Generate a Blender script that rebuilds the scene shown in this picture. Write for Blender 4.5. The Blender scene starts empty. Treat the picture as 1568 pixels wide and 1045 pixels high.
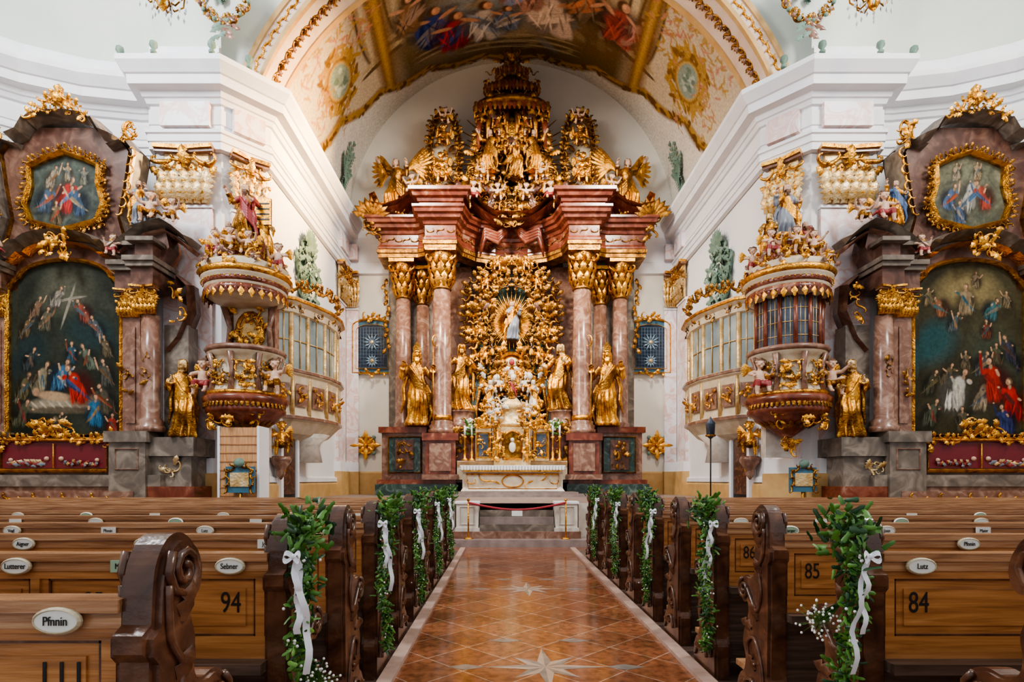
import bpy, math, random
import numpy as np
from mathutils import Vector, Matrix, noise
R=random.Random(7)
pi=math.pi
F=871.0
scene=bpy.context.scene
# ---------------------------------------------------------------- helpers
def PX(px,d): return (px-770)*d/F-0.32
def PZ(py,d): return 1.5+(735-py)*d/F
MATS={}
def newmat(name):
    m=bpy.data.materials.new(name); m.use_nodes=True
    nt=m.node_tree; b=nt.nodes['Principled BSDF']; MATS[name]=m
    return m,nt,b
def ramp(nt,cols):
    r=nt.nodes.new('ShaderNodeValToRGB'); e=r.color_ramp.elements
    while len(e)<len(cols): e.new(0.5)
    for i,(p,c) in enumerate(cols):
        e[i].position=p; e[i].color=(c[0],c[1],c[2],1)
    return r
def pm(name,cols,scale=3,rough=0.6,metal=0.0,bump=0.0,bscale=None,dist=0.0,stretch=(1,1,1),detail=6,coat=0):
    m,nt,b=newmat(name)
    tc=nt.nodes.new('ShaderNodeTexCoord'); mp=nt.nodes.new('ShaderNodeMapping')
    mp.inputs['Scale'].default_value=stretch
    nt.links.new(tc.outputs['Object'],mp.inputs['Vector'])
    n=nt.nodes.new('ShaderNodeTexNoise'); n.inputs['Scale'].default_value=scale
    n.inputs['Detail'].default_value=detail; n.inputs['Distortion'].default_value=dist
    nt.links.new(mp.outputs[0],n.inputs['Vector'])
    r=ramp(nt,cols); nt.links.new(n.outputs['Fac'],r.inputs['Fac'])
    nt.links.new(r.outputs['Color'],b.inputs['Base Color'])
    b.inputs['Roughness'].default_value=rough; b.inputs['Metallic'].default_value=metal
    if coat: b.inputs['Coat Weight'].default_value=coat; b.inputs['Coat Roughness'].default_value=0.15
    if bump:
        n2=nt.nodes.new('ShaderNodeTexNoise'); n2.inputs['Scale'].default_value=bscale or scale*4; n2.inputs['Detail'].default_value=4
        nt.links.new(mp.outputs[0],n2.inputs['Vector'])
        bp=nt.nodes.new('ShaderNodeBump'); bp.inputs['Strength'].default_value=bump; bp.inputs['Distance'].default_value=0.03
        nt.links.new(n2.outputs['Fac'],bp.inputs['Height']); nt.links.new(bp.outputs[0],b.inputs['Normal'])
    return m
def flat(name,c,rough=0.5,metal=0.0):
    return pm(name,[(0.3,tuple(x*0.88 for x in c)),(0.7,c)],scale=6,rough=rough,metal=metal)
pm('plaster',[(0.3,(0.75,0.74,0.75)),(0.7,(0.83,0.82,0.81))],scale=0.6,rough=0.85,bump=0.05,bscale=8)
pm('plaster_vault',[(0.3,(0.68,0.64,0.56)),(0.7,(0.76,0.72,0.64))],scale=0.6,rough=0.85)
pm('plaster_green',[(0.3,(0.56,0.61,0.56)),(0.7,(0.69,0.72,0.67))],scale=0.5,rough=0.85)
pm('white_trim',[(0.3,(0.74,0.75,0.79)),(0.7,(0.83,0.83,0.85))],scale=2,rough=0.6)
pm('pink_marble',[(0.25,(0.70,0.70,0.76)),(0.44,(0.78,0.73,0.75)),(0.54,(0.66,0.45,0.41)),(0.62,(0.78,0.66,0.64)),(0.72,(0.62,0.60,0.66)),(0.9,(0.84,0.82,0.84))],scale=1.8,rough=0.35,dist=1.5,detail=8)
pm('red_marble',[(0.25,(0.065,0.016,0.010)),(0.5,(0.17,0.042,0.022)),(0.62,(0.24,0.075,0.042)),(0.70,(0.36,0.19,0.13)),(0.78,(0.17,0.045,0.027))],scale=2.4,rough=0.24,dist=1.2,detail=9)
pm('rose_marble',[(0.25,(0.12,0.060,0.040)),(0.5,(0.225,0.115,0.08)),(0.66,(0.35,0.225,0.165)),(0.8,(0.18,0.095,0.068))],scale=2.6,rough=0.24,dist=2.0,detail=9)
pm('brown_marble',[(0.25,(0.04,0.018,0.013)),(0.5,(0.10,0.044,0.030)),(0.65,(0.17,0.092,0.065)),(0.8,(0.07,0.034,0.025))],scale=2.2,rough=0.27,dist=1.5,detail=9)
pm('grey_marble',[(0.25,(0.075,0.062,0.050)),(0.5,(0.155,0.125,0.10)),(0.68,(0.28,0.235,0.19)),(0.8,(0.14,0.115,0.09))],scale=2.5,rough=0.28,dist=1.5,detail=9)
pm('green_marble',[(0.3,(0.018,0.035,0.03)),(0.55,(0.045,0.08,0.07)),(0.72,(0.15,0.20,0.18))],scale=3,rough=0.25,dist=2)
pm('pale_marble',[(0.3,(0.46,0.40,0.34)),(0.6,(0.62,0.56,0.50)),(0.8,(0.50,0.38,0.33))],scale=3,rough=0.3,dist=1.5)
pm('edge_stone',[(0.3,(0.36,0.24,0.19)),(0.7,(0.50,0.36,0.30))],scale=8,rough=0.4)
pm('inlay_grey',[(0.3,(0.17,0.145,0.125)),(0.7,(0.27,0.235,0.205))],scale=8,rough=0.2)
pm('inlay_pale',[(0.3,(0.34,0.25,0.19)),(0.7,(0.44,0.34,0.27))],scale=8,rough=0.2)
pm('step_stone',[(0.3,(0.20,0.155,0.14)),(0.7,(0.33,0.26,0.24))],scale=5,rough=0.35)
pm('ochre',[(0.3,(0.48,0.28,0.10)),(0.7,(0.60,0.39,0.17))],scale=3,rough=0.5)
pm('gold',[(0.30,(0.22,0.080,0.010)),(0.48,(0.66,0.31,0.045)),(0.75,(0.92,0.53,0.12))],scale=7,rough=0.31,metal=0.93,bump=0.6,bscale=26)
pm('old_gold',[(0.30,(0.085,0.034,0.008)),(0.5,(0.28,0.125,0.022)),(0.75,(0.60,0.32,0.07))],scale=5,rough=0.33,metal=0.88,bump=0.7,bscale=22)
pm('pale_gold',[(0.30,(0.44,0.25,0.075)),(0.5,(0.66,0.46,0.21)),(0.75,(0.80,0.68,0.46))],scale=5,rough=0.38,metal=0.5,bump=0.5,bscale=22)
pm('cream',[(0.3,(0.50,0.39,0.25)),(0.7,(0.68,0.59,0.45))],scale=4,rough=0.45,bump=0.2)
pm('rib_cream',[(0.3,(0.60,0.42,0.32)),(0.7,(0.70,0.58,0.46))],scale=2,rough=0.7)
pm('skin',[(0.3,(0.50,0.30,0.20)),(0.7,(0.64,0.43,0.31))],scale=4,rough=0.5)
pm('alabaster',[(0.3,(0.52,0.46,0.38)),(0.7,(0.74,0.69,0.60))],scale=4,rough=0.4)
pm('hair',[(0.3,(0.08,0.04,0.02)),(0.7,(0.20,0.10,0.05))],scale=20,rough=0.6,bump=0.5)
flat('blue_cloth',(0.05,0.10,0.22),0.45); flat('red_cloth',(0.28,0.03,0.03),0.45); flat('white_cloth',(0.80,0.80,0.82),0.6)
flat('steel_cloth',(0.19,0.21,0.25),0.4); flat('lattice',(0.20,0.29,0.38),0.4)
pm('relief_green',[(0.3,(0.085,0.15,0.115)),(0.7,(0.20,0.30,0.24))],scale=4,rough=0.6,bump=0.3)
pm('navy',[(0.3,(0.006,0.010,0.028)),(0.7,(0.016,0.038,0.07))],scale=8,rough=0.2)
flat('teal',(0.05,0.15,0.22),0.35); flat('dark',(0.02,0.018,0.016),0.5); flat('black_paint',(0.012,0.01,0.01),0.5)
flat('crimson',(0.16,0.012,0.02),0.4); flat('sign_white',(0.80,0.80,0.75),0.4); flat('sign_green',(0.36,0.50,0.35),0.45); flat('sign_tan',(0.50,0.42,0.28),0.45)
pm('glass_pane',[(0.3,(0.16,0.22,0.24)),(0.7,(0.38,0.43,0.42))],scale=1.5,rough=0.08)
pm('dark_glass',[(0.3,(0.02,0.025,0.035)),(0.7,(0.08,0.10,0.14))],scale=3,rough=0.06)
pm('crystal',[(0.3,(0.6,0.7,0.75)),(0.7,(0.9,0.95,1.0))],scale=20,rough=0.05,metal=0.3)
def wood(name,c1,c2,c3,sc=(0.6,9,9),rough=0.35):
    return pm(name,[(0.28,c1),(0.5,c2),(0.72,c3)],scale=3.2,rough=rough,dist=0.8,stretch=sc,bump=0.12,bscale=10,coat=0.25)
wood('pew_wood',(0.21,0.080,0.024),(0.41,0.172,0.054),(0.55,0.26,0.092))
wood('pew_dark',(0.035,0.014,0.009),(0.095,0.038,0.020),(0.19,0.085,0.045),sc=(2,2,2.5),rough=0.25)
wood('pew_edge',(0.22,0.10,0.045),(0.38,0.19,0.09),(0.52,0.31,0.17),rough=0.24)
wood('pew_umber',(0.04,0.026,0.02),(0.085,0.055,0.042),(0.15,0.10,0.08))  # dark grey-brown wood for shelf, lower board, legs and platform
wood('door_wood',(0.34,0.15,0.06),(0.54,0.28,0.12),(0.64,0.38,0.19),sc=(8,8,0.6))
pm('leaf_green',[(0.3,(0.03,0.10,0.012)),(0.55,(0.08,0.21,0.025)),(0.75,(0.18,0.36,0.06))],scale=7,rough=0.45)
flat('leaf_dark',(0.02,0.07,0.02),0.45); flat('ribbon',(0.82,0.83,0.88),0.35); flat('petal',(0.86,0.84,0.82),0.6)
flat('red_rope',(0.36,0.025,0.04),0.6)
def vcmat(name,rough=0.4,spec=0.5):
    m,nt,b=newmat(name); a=nt.nodes.new('ShaderNodeAttribute'); a.attribute_name='Col'
    n=nt.nodes.new('ShaderNodeTexNoise'); n.inputs['Scale'].default_value=14; n.inputs['Detail'].default_value=8
    tc=nt.nodes.new('ShaderNodeTexCoord'); nt.links.new(tc.outputs['Object'],n.inputs['Vector'])
    r=ramp(nt,[(0.3,(0.65,0.65,0.65)),(0.7,(1.12,1.12,1.12))]); nt.links.new(n.outputs['Fac'],r.inputs['Fac'])
    mx=nt.nodes.new('ShaderNodeMix'); mx.data_type='RGBA'; mx.blend_type='MULTIPLY'; mx.inputs[0].default_value=0.8
    nt.links.new(a.outputs['Color'],mx.inputs[6]); nt.links.new(r.outputs['Color'],mx.inputs[7])
    nt.links.new(mx.outputs[2],b.inputs['Base Color']); b.inputs['Roughness'].default_value=rough; b.inputs['Specular IOR Level'].default_value=spec
vcmat('oil_paint',0.6,0.15); vcmat('fresco',0.85,0.1)
# floor
m,nt,b=newmat('floor_marble')
tc=nt.nodes.new('ShaderNodeTexCoord'); mp=nt.nodes.new('ShaderNodeMapping'); mp.inputs['Rotation'].default_value=(0,0,pi/4)
nt.links.new(tc.outputs['Object'],mp.inputs['Vector'])
br=nt.nodes.new('ShaderNodeTexBrick'); br.offset=0; br.squash=1
for k,v in (('Scale',1),('Mortar Size',0.005),('Brick Width',0.45),('Row Height',0.45),('Bias',0.0)): br.inputs[k].default_value=v
br.inputs['Color1'].default_value=(0.200,0.072,0.034,1); br.inputs['Color2'].default_value=(0.285,0.110,0.050,1); br.inputs['Mortar'].default_value=(0.44,0.31,0.23,1)
nt.links.new(mp.outputs[0],br.inputs['Vector'])
n=nt.nodes.new('ShaderNodeTexNoise'); n.inputs['Scale'].default_value=13; n.inputs['Detail'].default_value=10; nt.links.new(tc.outputs['Object'],n.inputs['Vector'])
r=ramp(nt,[(0.35,(0.55,0.52,0.50)),(0.6,(1.15,1.15,1.15))]); nt.links.new(n.outputs['Fac'],r.inputs['Fac'])
mx=nt.nodes.new('ShaderNodeMix'); mx.data_type='RGBA'; mx.blend_type='MULTIPLY'; mx.inputs[0].default_value=0.85
nt.links.new(br.outputs['Color'],mx.inputs[6]); nt.links.new(r.outputs['Color'],mx.inputs[7]); nt.links.new(mx.outputs[2],b.inputs['Base Color'])
b.inputs['Roughness'].default_value=0.15
n3=nt.nodes.new('ShaderNodeTexNoise'); n3.inputs['Scale'].default_value=3; nt.links.new(tc.outputs['Object'],n3.inputs['Vector'])
bp=nt.nodes.new('ShaderNodeBump'); bp.inputs['Strength'].default_value=0.22; bp.inputs['Distance'].default_value=0.02
nt.links.new(n3.outputs['Fac'],bp.inputs['Height']); nt.links.new(bp.outputs[0],b.inputs['Normal'])

def offset_path(path,o):
    n=len(path); out=[]
    for i in range(n):
        p=Vector(path[i]); ds=[]
        if i>0: ds.append((p-Vector(path[i-1])).normalized())
        if i<n-1: ds.append((Vector(path[i+1])-p).normalized())
        ns=[Vector((d.y,-d.x)) for d in ds]
        if len(ns)==1: m=ns[0]; k=1
        else:
            m=(ns[0]+ns[1]); 
            if m.length<1e-4: m=ns[0]; k=1
            else: m.normalize(); k=1/max(0.5,m.dot(ns[0]))
        out.append((p.x+m.x*o*k,p.y+m.y*o*k))
    return out
class MB:
    def __init__(s): s.v=[];s.f=[];s.m=[];s.s=[];s.mats=[];s.M=None
    def add(s,vs,fs,mat,smooth=False):
        o=len(s.v)
        if s.M is not None: vs=[tuple(s.M@Vector(v)) for v in vs]
        s.v.extend([tuple(v) for v in vs])
        if mat not in s.mats: s.mats.append(mat)
        mi=s.mats.index(mat)
        for f in fs: s.f.append(tuple(i+o for i in f)); s.m.append(mi); s.s.append(smooth)
    def box(s,x0,x1,y0,y1,z0,z1,mat):
        vs=[(x,y,z) for x in (x0,x1) for y in (y0,y1) for z in (z0,z1)]
        s.add(vs,[(0,1,3,2),(4,6,7,5),(0,4,5,1),(2,3,7,6),(0,2,6,4),(1,5,7,3)],mat)
    def lathe(s,prof,c,mat,seg=24,smooth=True,a0=0,a1=2*pi,sx=1,sy=1):
        full=abs(a1-a0-2*pi)<1e-6; n=seg if full else seg+1; vs=[];fs=[]
        for r,z in prof:
            for i in range(n):
                a=a0+(a1-a0)*i/seg; vs.append((c[0]+r*sx*math.cos(a),c[1]+r*sy*math.sin(a),c[2]+z))
        for j in range(len(prof)-1):
            for i in range(seg):
                k=(i+1)%n; fs.append((j*n+i,j*n+k,(j+1)*n+k,(j+1)*n+i))
        if full:
            fs.append(tuple(range(n-1,-1,-1))); fs.append(tuple((len(prof)-1)*n+i for i in range(n)))
        s.add(vs,fs,mat,smooth)
    def prism(s,pts,h0,h1,mat,plane='xz'):
        n=len(pts)
        def P(p,h): return {'xz':(p[0],h,p[1]),'yz':(h,p[0],p[1]),'xy':(p[0],p[1],h)}[plane]
        vs=[P(p,h0) for p in pts]+[P(p,h1) for p in pts]
        s.add(vs,[tuple(range(n)),tuple(range(2*n-1,n-1,-1))]+[(i,(i+1)%n,n+(i+1)%n,n+i) for i in range(n)],mat)
    def frame(s,pts,w,h0,h1,mat,closed=True,lip=0.5):
        n=len(pts); outs=[]
        for i in range(n):
            p=Vector(pts[i]); a=Vector(pts[(i-1)%n]) if closed or i>0 else p; b=Vector(pts[(i+1)%n]) if closed or i<n-1 else p
            d=(b-a); d.normalize() if d.length>0 else None
            outs.append(Vector((d.y,-d.x)))
        vs=[];prof=[(-0.5,h1),(-0.5,h0+(h1-h0)*0.4),(-0.15,h0),(0.15,h0+(h1-h0)*0.2),(0.5,h0+(h1-h0)*0.5),(0.5,h1)]
        k=len(prof)
        for i in range(n):
            for (o,h) in prof: vs.append((pts[i][0]+outs[i].x*o*w,h,pts[i][1]+outs[i].y*o*w))
        fs=[]
        for i in range(n if closed else n-1):
            j=(i+1)%n
            for q in range(k-1): fs.append((i*k+q,j*k+q,j*k+q+1,i*k+q+1))
        if not closed: fs.append(tuple(range(k))); fs.append(tuple((n-1)*k+q for q in range(k)))
        s.add(vs,fs,mat)
    def tube(s,pts,rad,mat,seg=7,flat=1.0,cap=True):
        pts=[Vector(p) for p in pts]; n=len(pts)
        if not isinstance(rad,(list,tuple)): rad=[rad]*n
        vs=[];fs=[]; up=None
        for i in range(n):
            t=(pts[min(i+1,n-1)]-pts[max(i-1,0)])
            t=t.normalized() if t.length>1e-9 else Vector((0,0,1))
            if up is None:
                up=Vector((0,1,0)) if abs(t.y)<0.9 else Vector((1,0,0))
            a=(up-t*up.dot(t)); a=a.normalized() if a.length>1e-6 else t.orthogonal().normalized(); up=a; b=t.cross(a)
            for k in range(seg):
                an=2*pi*k/seg; q=pts[i]+(a*math.cos(an)*flat+b*math.sin(an))*rad[i]; vs.append(q)
        for i in range(n-1):
            for k in range(seg):
                l=(k+1)%seg; fs.append((i*seg+k,i*seg+l,(i+1)*seg+l,(i+1)*seg+k))
        if cap: fs.append(tuple(range(seg-1,-1,-1))); fs.append(tuple((n-1)*seg+k for k in range(seg)))
        s.add(vs,fs,mat,True)
    def ball(s,c,r,mat,seg=12,rings=8):
        if not isinstance(r,(list,tuple)): r=(r,r,r)
        vs=[];fs=[]
        for j in range(rings+1):
            t=pi*j/rings; st=max(math.sin(t),0.02)
            for i in range(seg):
                a=2*pi*i/seg; vs.append((c[0]+r[0]*st*math.cos(a),c[1]+r[1]*st*math.sin(a),c[2]+r[2]*math.cos(t)))
        for j in range(rings):
            for i in range(seg):
                k=(i+1)%seg; fs.append((j*seg+i,(j+1)*seg+i,(j+1)*seg+k,j*seg+k))
        fs.append(tuple(range(seg))); fs.append(tuple(rings*seg+i for i in range(seg-1,-1,-1)))
        s.add(vs,fs,mat,True)
    def sweep(s,path,prof,mat,smooth=False):
        offs={}
        rows=[]
        for (o,z) in prof:
            if o not in offs: offs[o]=offset_path(path,o)
            rows.append([(x,y,z) for x,y in offs[o]])
        n=len(path); vs=[v for r in rows for v in r]
        fs=[(j*n+i,j*n+i+1,(j+1)*n+i+1,(j+1)*n+i) for j in range(len(rows)-1) for i in range(n-1)]
        s.add(vs,fs,mat,smooth)
    def leaf(s,p,d,nrm,L,W,mat,curl=0.5,lobes=4):
        d=Vector(d).normalized(); nrm=Vector(nrm).normalized(); sd=d.cross(nrm).normalized(); p=Vector(p)
        vs=[];fs=[];n=8
        for i in range(n+1):
            t=i/n; w=W*0.5*math.sin(pi*min(1,t*0.9+0.1))**0.7*(1+0.34*math.cos(t*lobes*2*pi)); 
            if i==n: w=0.01*W
            c=p+d*L*(t-0.18*curl*t*t)+nrm*L*(0.35*math.sin(t*pi*0.9)*curl)+nrm*(curl*0.25*L*t*t)
            vs+=[c-sd*w-nrm*w*0.5,c+nrm*w*0.2,c+sd*w-nrm*w*0.5]
        for i in range(n):
            a=i*3;b=a+3; fs+=[(a,a+1,b+1,b),(a+1,a+2,b+2,b+1)]
        s.add(vs,fs,mat,True)
    def obj(s,name,parent=None,loc=None):
        me=bpy.data.meshes.new(name); me.from_pydata(s.v,[],s.f); 
        for k in s.mats: me.materials.append(MATS[k])
        me.polygons.foreach_set('material_index',s.m); me.polygons.foreach_set('use_smooth',s.s); me.update()
        o=bpy.data.objects.new(name,me); scene.collection.objects.link(o)
        if parent: o.parent=parent
        if loc: o.location=loc
        return o
def empty(name,loc=(0,0,0)):
    e=bpy.data.objects.new(name,None); e.location=loc; scene.collection.objects.link(e); e.empty_display_size=0.1; return e
def scroll2d(kind,n=22):
    pts=[(0,0)]; h=0; L=1/n
    x=y=0
    for i in range(n):
        t=(i+0.5)/n; u=abs(2*t-1); k=(2.2+22*u**3.5)
        if kind=='S' and t<0.5: k=-k
        h+=k*L; x+=math.cos(h)*L; y+=math.sin(h)*L; pts.append((x,y))
    a=np.array(pts); a-=(a.max(0)+a.min(0))/2
    d=a[n//2+2]-a[n//2-2]; an=-math.atan2(d[1],d[0]); Rm=np.array([[math.cos(an),-math.sin(an)],[math.sin(an),math.cos(an)]])
    a=a@Rm.T; w=a[:,0].max()-a[:,0].min(); a/=w
    return [tuple(p) for p in a]
SC=scroll2d('C'); SS=scroll2d('S')
def scroll(mb,o,ux,uz,size,mat,kind='C',r=0.09,flip=False,seg=5):
    sh=SC if kind=='C' else SS; o=Vector(o);ux=Vector(ux).normalized();uz=Vector(uz).normalized(); ny=ux.cross(uz)
    n=len(sh); pts=[o+ux*(p[0]*size)+uz*((-p[1] if flip else p[1])*size)+ny*size*0.12*math.cos(2*pi*i/n) for i,p in enumerate(sh)]
    rad=[size*r*(0.35+0.9*math.sin(pi*i/(n-1))) for i in range(n)]
    rad[0]=rad[-1]=size*r*0.9
    mb.tube(pts,rad,mat,seg)
def rocaille(mb,fn,n,size,mat,rng,nrm=(0,-1,0),leafp=0.55,mats2=None):
    nv=Vector(nrm).normalized(); ex=Vector((0,0,1)).cross(nv); ex=ex.normalized() if ex.length>0.1 else Vector((1,0,0)); ez=nv.cross(ex)
    for i in range(n):
        p=fn(rng); a=rng.uniform(0,2*pi); d=ex*math.cos(a)+ez*math.sin(a); s=size*rng.uniform(0.6,1.4)
        mm=mat if not mats2 or rng.random()<0.7 else rng.choice(mats2)
        if rng.random()<leafp: mb.leaf(p,d,nv,s*1.2,s*0.5,mm,rng.uniform(0.4,1.1),rng.choice([3,4,5]))
        else: scroll(mb,p,d,nv.cross(d),s*1.1,mm,rng.choice('CS'),0.085,rng.random()<0.5)
def scroll_path(mb,pts,size,mat,rng,nrm=(0,-1,0),leafs=True):
    pts=[Vector(p) for p in pts]; nv=Vector(nrm)
    tot=sum((pts[i+1]-pts[i]).length for i in range(len(pts)-1)); k=max(1,int(tot/(size*0.8))); st=tot/k; want=st/2; i0=0
    run=0
    for i in range(len(pts)-1):
        seg=(pts[i+1]-pts[i]); L=seg.length
        if L<1e-6: continue
        while want<=run+L:
            t=(want-run)/L; p=pts[i]+seg*t; d=seg.normalized(); o=nv.cross(d)
            i0+=1
            scroll(mb,p,d,o,size,mat,'S' if i0%2 else 'C',0.10,flip=bool(i0%2))
            if leafs:
                for sg in (1,-1): mb.leaf(p,(d*0.5*(1 if i0%2 else -1)+o*sg).normalized(),nv,size*0.7,size*0.34,mat,0.7,4)
            want+=st
        run+=L
def arc(cx,cz,rx,rz,a0,a1,n): return [(cx+rx*math.cos(a0+(a1-a0)*i/n),cz+rz*math.sin(a0+(a1-a0)*i/n)) for i in range(n+1)]

# ---------------------------------------------------------------- painting canvas
class Canvas:
    def __init__(s,W,H,asp,base,seed=0):
        s.W,s.H,s.asp=W,H,asp
        v,u=np.mgrid[0:H,0:W].astype(float); s.u=u/(W-1)*asp; s.v=v/(H-1)
        s.rng=np.random.RandomState(seed)
        b0,b1=np.array(base[0]),np.array(base[1]); t=s.v[...,None]; s.im=b0*(1-t)+b1*t
        for k in range(160):
            c=s.im[s.rng.randint(H),s.rng.randint(W)]*s.rng.uniform(0.4,1.6)
            s.blob(s.rng.rand()*asp,s.rng.rand(),s.rng.uniform(.02,.16),s.rng.uniform(.01,.07),s.rng.uniform(0,3),c,0.8,0.45)
    def blob(s,cu,cv,ru,rv,rot,col,soft=0.25,al=1.0):
        R_=max(ru,rv)*1.6; i0=max(0,int((cv-R_)*(s.H-1))); i1=min(s.H,int((cv+R_)*(s.H-1))+2); j0=max(0,int((cu-R_)/s.asp*(s.W-1))); j1=min(s.W,int((cu+R_)/s.asp*(s.W-1))+2)
        if i0>=i1 or j0>=j1: return
        du=s.u[i0:i1,j0:j1]-cu; dv=s.v[i0:i1,j0:j1]-cv; c,sn=math.cos(rot),math.sin(rot)
        q=np.sqrt(((du*c+dv*sn)/ru)**2+((-du*sn+dv*c)/rv)**2)
        a=np.clip((1+soft/2-q)/soft,0,1)[...,None]*al
        s.im[i0:i1,j0:j1]=s.im[i0:i1,j0:j1]*(1-a)+np.array(col)*a
    def stroke(s,u0,v0,u1,v1,w,col,soft=0.4,al=1): 
        L=math.hypot(u1-u0,v1-v0)/2+1e-6; s.blob((u0+u1)/2,(v0+v1)/2,L,w,math.atan2(v1-v0,u1-u0),col,soft,al)
    def fig(s,u,v,h,robe,cloak=None,lean=0,skin=(0.46,0.27,0.16)):
        r=s.rng; robe=np.array(robe); cl=np.array(cloak if cloak is not None else robe*0.7); skin=np.array(skin)
        tu=u+lean*h*2.2; sg=r.choice([-1,1]); th=v+h*.26
        s.blob(u+.02*h,v-.02*h,h*.27,h*.36,0,robe*0.15,0.6,0.85)
        for k in range(9):
            x=u+r.uniform(-.18,.18)*h; w=r.uniform(.03,.07)*h; b=r.uniform(.45,1.15)
            s.stroke(x*1.0,v-h*r.uniform(.22,.34),tu*.4+x*.6,v+h*r.uniform(.0,.14),w,robe*b,0.45)
        s.blob(tu*.6+u*.4,v+h*.15,h*.12,h*.17,-lean,robe*.9,0.35); s.blob(tu*.6+u*.4-.03*h,v+h*.18,h*.05,h*.11,-lean,robe*1.4,0.7,.8)
        for k in range(5): s.stroke(u-sg*h*(.22-.03*k),v-h*(.22-.02*k),tu+sg*h*.10,v+h*(.10+.03*k),h*.025,cl*r.uniform(.5,1.4),0.5)
        for k in range(12):
            x=u+r.uniform(-.17,.17)*h; s.stroke(x,v-h*.3,x+r.uniform(-.09,.09)*h,v+h*r.uniform(-.1,.1),h*.010,robe*(1.7 if k%2 else .25),0.8,0.75)
        for q,(dx,dz) in ((sg,(r.uniform(.18,.34),r.uniform(-.02,.3))),(-sg,(r.uniform(.08,.22),r.uniform(-.2,.02)))):
            ex=tu+q*h*.16; ez=th-h*r.uniform(.06,.14); hx_=tu+q*h*dx; hz=th+h*dz
            s.stroke(tu+q*h*.07,th,ex,ez,h*.045,robe*1.05,.4); s.stroke(ex,ez,hx_,hz,h*.028,skin if r.rand()<.6 else cl,.4); s.blob(hx_,hz,h*.026,h*.02,0,skin*1.15,.5)
        s.stroke(tu,th,tu+.01*h,th+.1*h,h*.03,skin*.75,.5)
        hx_=tu+lean*h*.4; hz=v+h*.40
        s.blob(hx_-sg*.012*h,hz+.018*h,h*.062,h*.072,0,np.array((.05,.028,.016))*r.uniform(.8,4),0.4)
        s.blob(hx_+.008*h*sg,hz,h*.045,h*.058,sg*.2,skin,0.3); s.blob(hx_+.02*h,hz+.012*h,h*.018,h*.03,0,skin*1.5,0.7,.8); s.blob(hx_-.02*h,hz-.02*h,h*.02,h*.03,0,skin*.5,.8,.6)
    def mesh(s,name,fn,parent=None,mat='oil_paint'):
        H,W=s.H,s.W; vs=[fn(i/(W-1),j/(H-1)) for j in range(H) for i in range(W)]
        fs=[(j*W+i,j*W+i+1,(j+1)*W+i+1,(j+1)*W+i) for j in range(H-1) for i in range(W-1)]
        me=bpy.data.meshes.new(name); me.from_pydata(vs,[],fs); at=me.color_attributes.new('Col','FLOAT_COLOR','POINT')
        c=np.ones((H*W,4)); c[:,:3]=np.clip(s.im.reshape(-1,3),0,1); at.data.foreach_set('color',c.ravel())
        me.materials.append(MATS[mat]); me.polygons.foreach_set('use_smooth',[True]*len(fs)); me.update()
        o=bpy.data.objects.new(name,me); scene.collection.objects.link(o)
        if parent: o.parent=parent
        return o

# ---------------------------------------------------------------- figures
def remesh(mb,voxel,colfn,name,smooth=1):
    me=bpy.data.meshes.new('tmp'); me.from_pydata(mb.v,[],mb.f); o=bpy.data.objects.new('tmp',me); scene.collection.objects.link(o)
    md=o.modifiers.new('r','REMESH'); md.mode='VOXEL'; md.voxel_size=voxel; md.use_smooth_shade=True
    if smooth: sm=o.modifiers.new('s','SMOOTH'); sm.iterations=smooth; sm.factor=0.5
    dg=bpy.context.evaluated_depsgraph_get(); dg.update()
    e=o.evaluated_get(dg); m2=bpy.data.meshes.new_from_object(e)
    vs=[tuple(v.co) for v in m2.vertices]; fs=[tuple(p.vertices) for p in m2.polygons]; cs=[p.center.copy() for p in m2.polygons]
    bpy.data.objects.remove(o); bpy.data.meshes.remove(me); bpy.data.meshes.remove(m2)
    out=MB(); out.v=vs
    for f,c in zip(fs,cs):
        k=colfn(c)
        if k not in out.mats: out.mats.append(k)
        out.f.append(f); out.m.append(out.mats.index(k)); out.s.append(True)
    return out
def hand(mb,p,d,mat,s=1.0,side=1):
    p=Vector(p); d=Vector(d).normalized(); n=Vector((0,-1,0.2)); n=(n-d*n.dot(d)); n=n.normalized() if n.length>.1 else Vector((0,0,1)); sd=d.cross(n)*side
    mb.tube([p-d*.02*s,p+d*.03*s,p+d*.085*s],[.026*s,.042*s,.038*s],mat,8,flat=0.6)
    for k,(o,L) in enumerate(((-.03,.065),(-.01,.078),(.011,.074),(.03,.056))):
        b=p+d*.08*s+sd*o*s
        mb.tube([b,b+d*L*.5*s+n*.004*s,b+d*L*.8*s+n*.022*s,b+d*L*s+n*.035*s],[.011*s,.010*s,.009*s,.007*s],mat,5)
    b=p+d*.025*s-sd*.035*s
    mb.tube([b,b+d*.03*s-sd*.025*s,b+d*.06*s-sd*.03*s+n*.012*s],[.013*s,.012*s,.008*s],mat,5)
def wing(mb,root,side,L,mat,up=0.5,back=0.25):
    root=Vector(root)
    for row,(n,l,w) in enumerate(((10,1.0,.13),(9,.62,.12),(7,.36,.11))):
        for i in range(n):
            t=i/(n-1); a=math.radians(75-t*130)+up*0.4
            st=root+Vector((side*L*.32*t**.6*math.cos(up),back*.3*t+.02-row*.02,L*.32*(t**.6)*math.sin(up+.3)))
            d=Vector((side*(0.35+0.65*(1-abs(t-.4))),back,math.sin(a)*.95))
            mb.leaf(st,d,(0,-1,0),L*l*(1-.45*t),w*L*1.1,mat,0.15,1)
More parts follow.
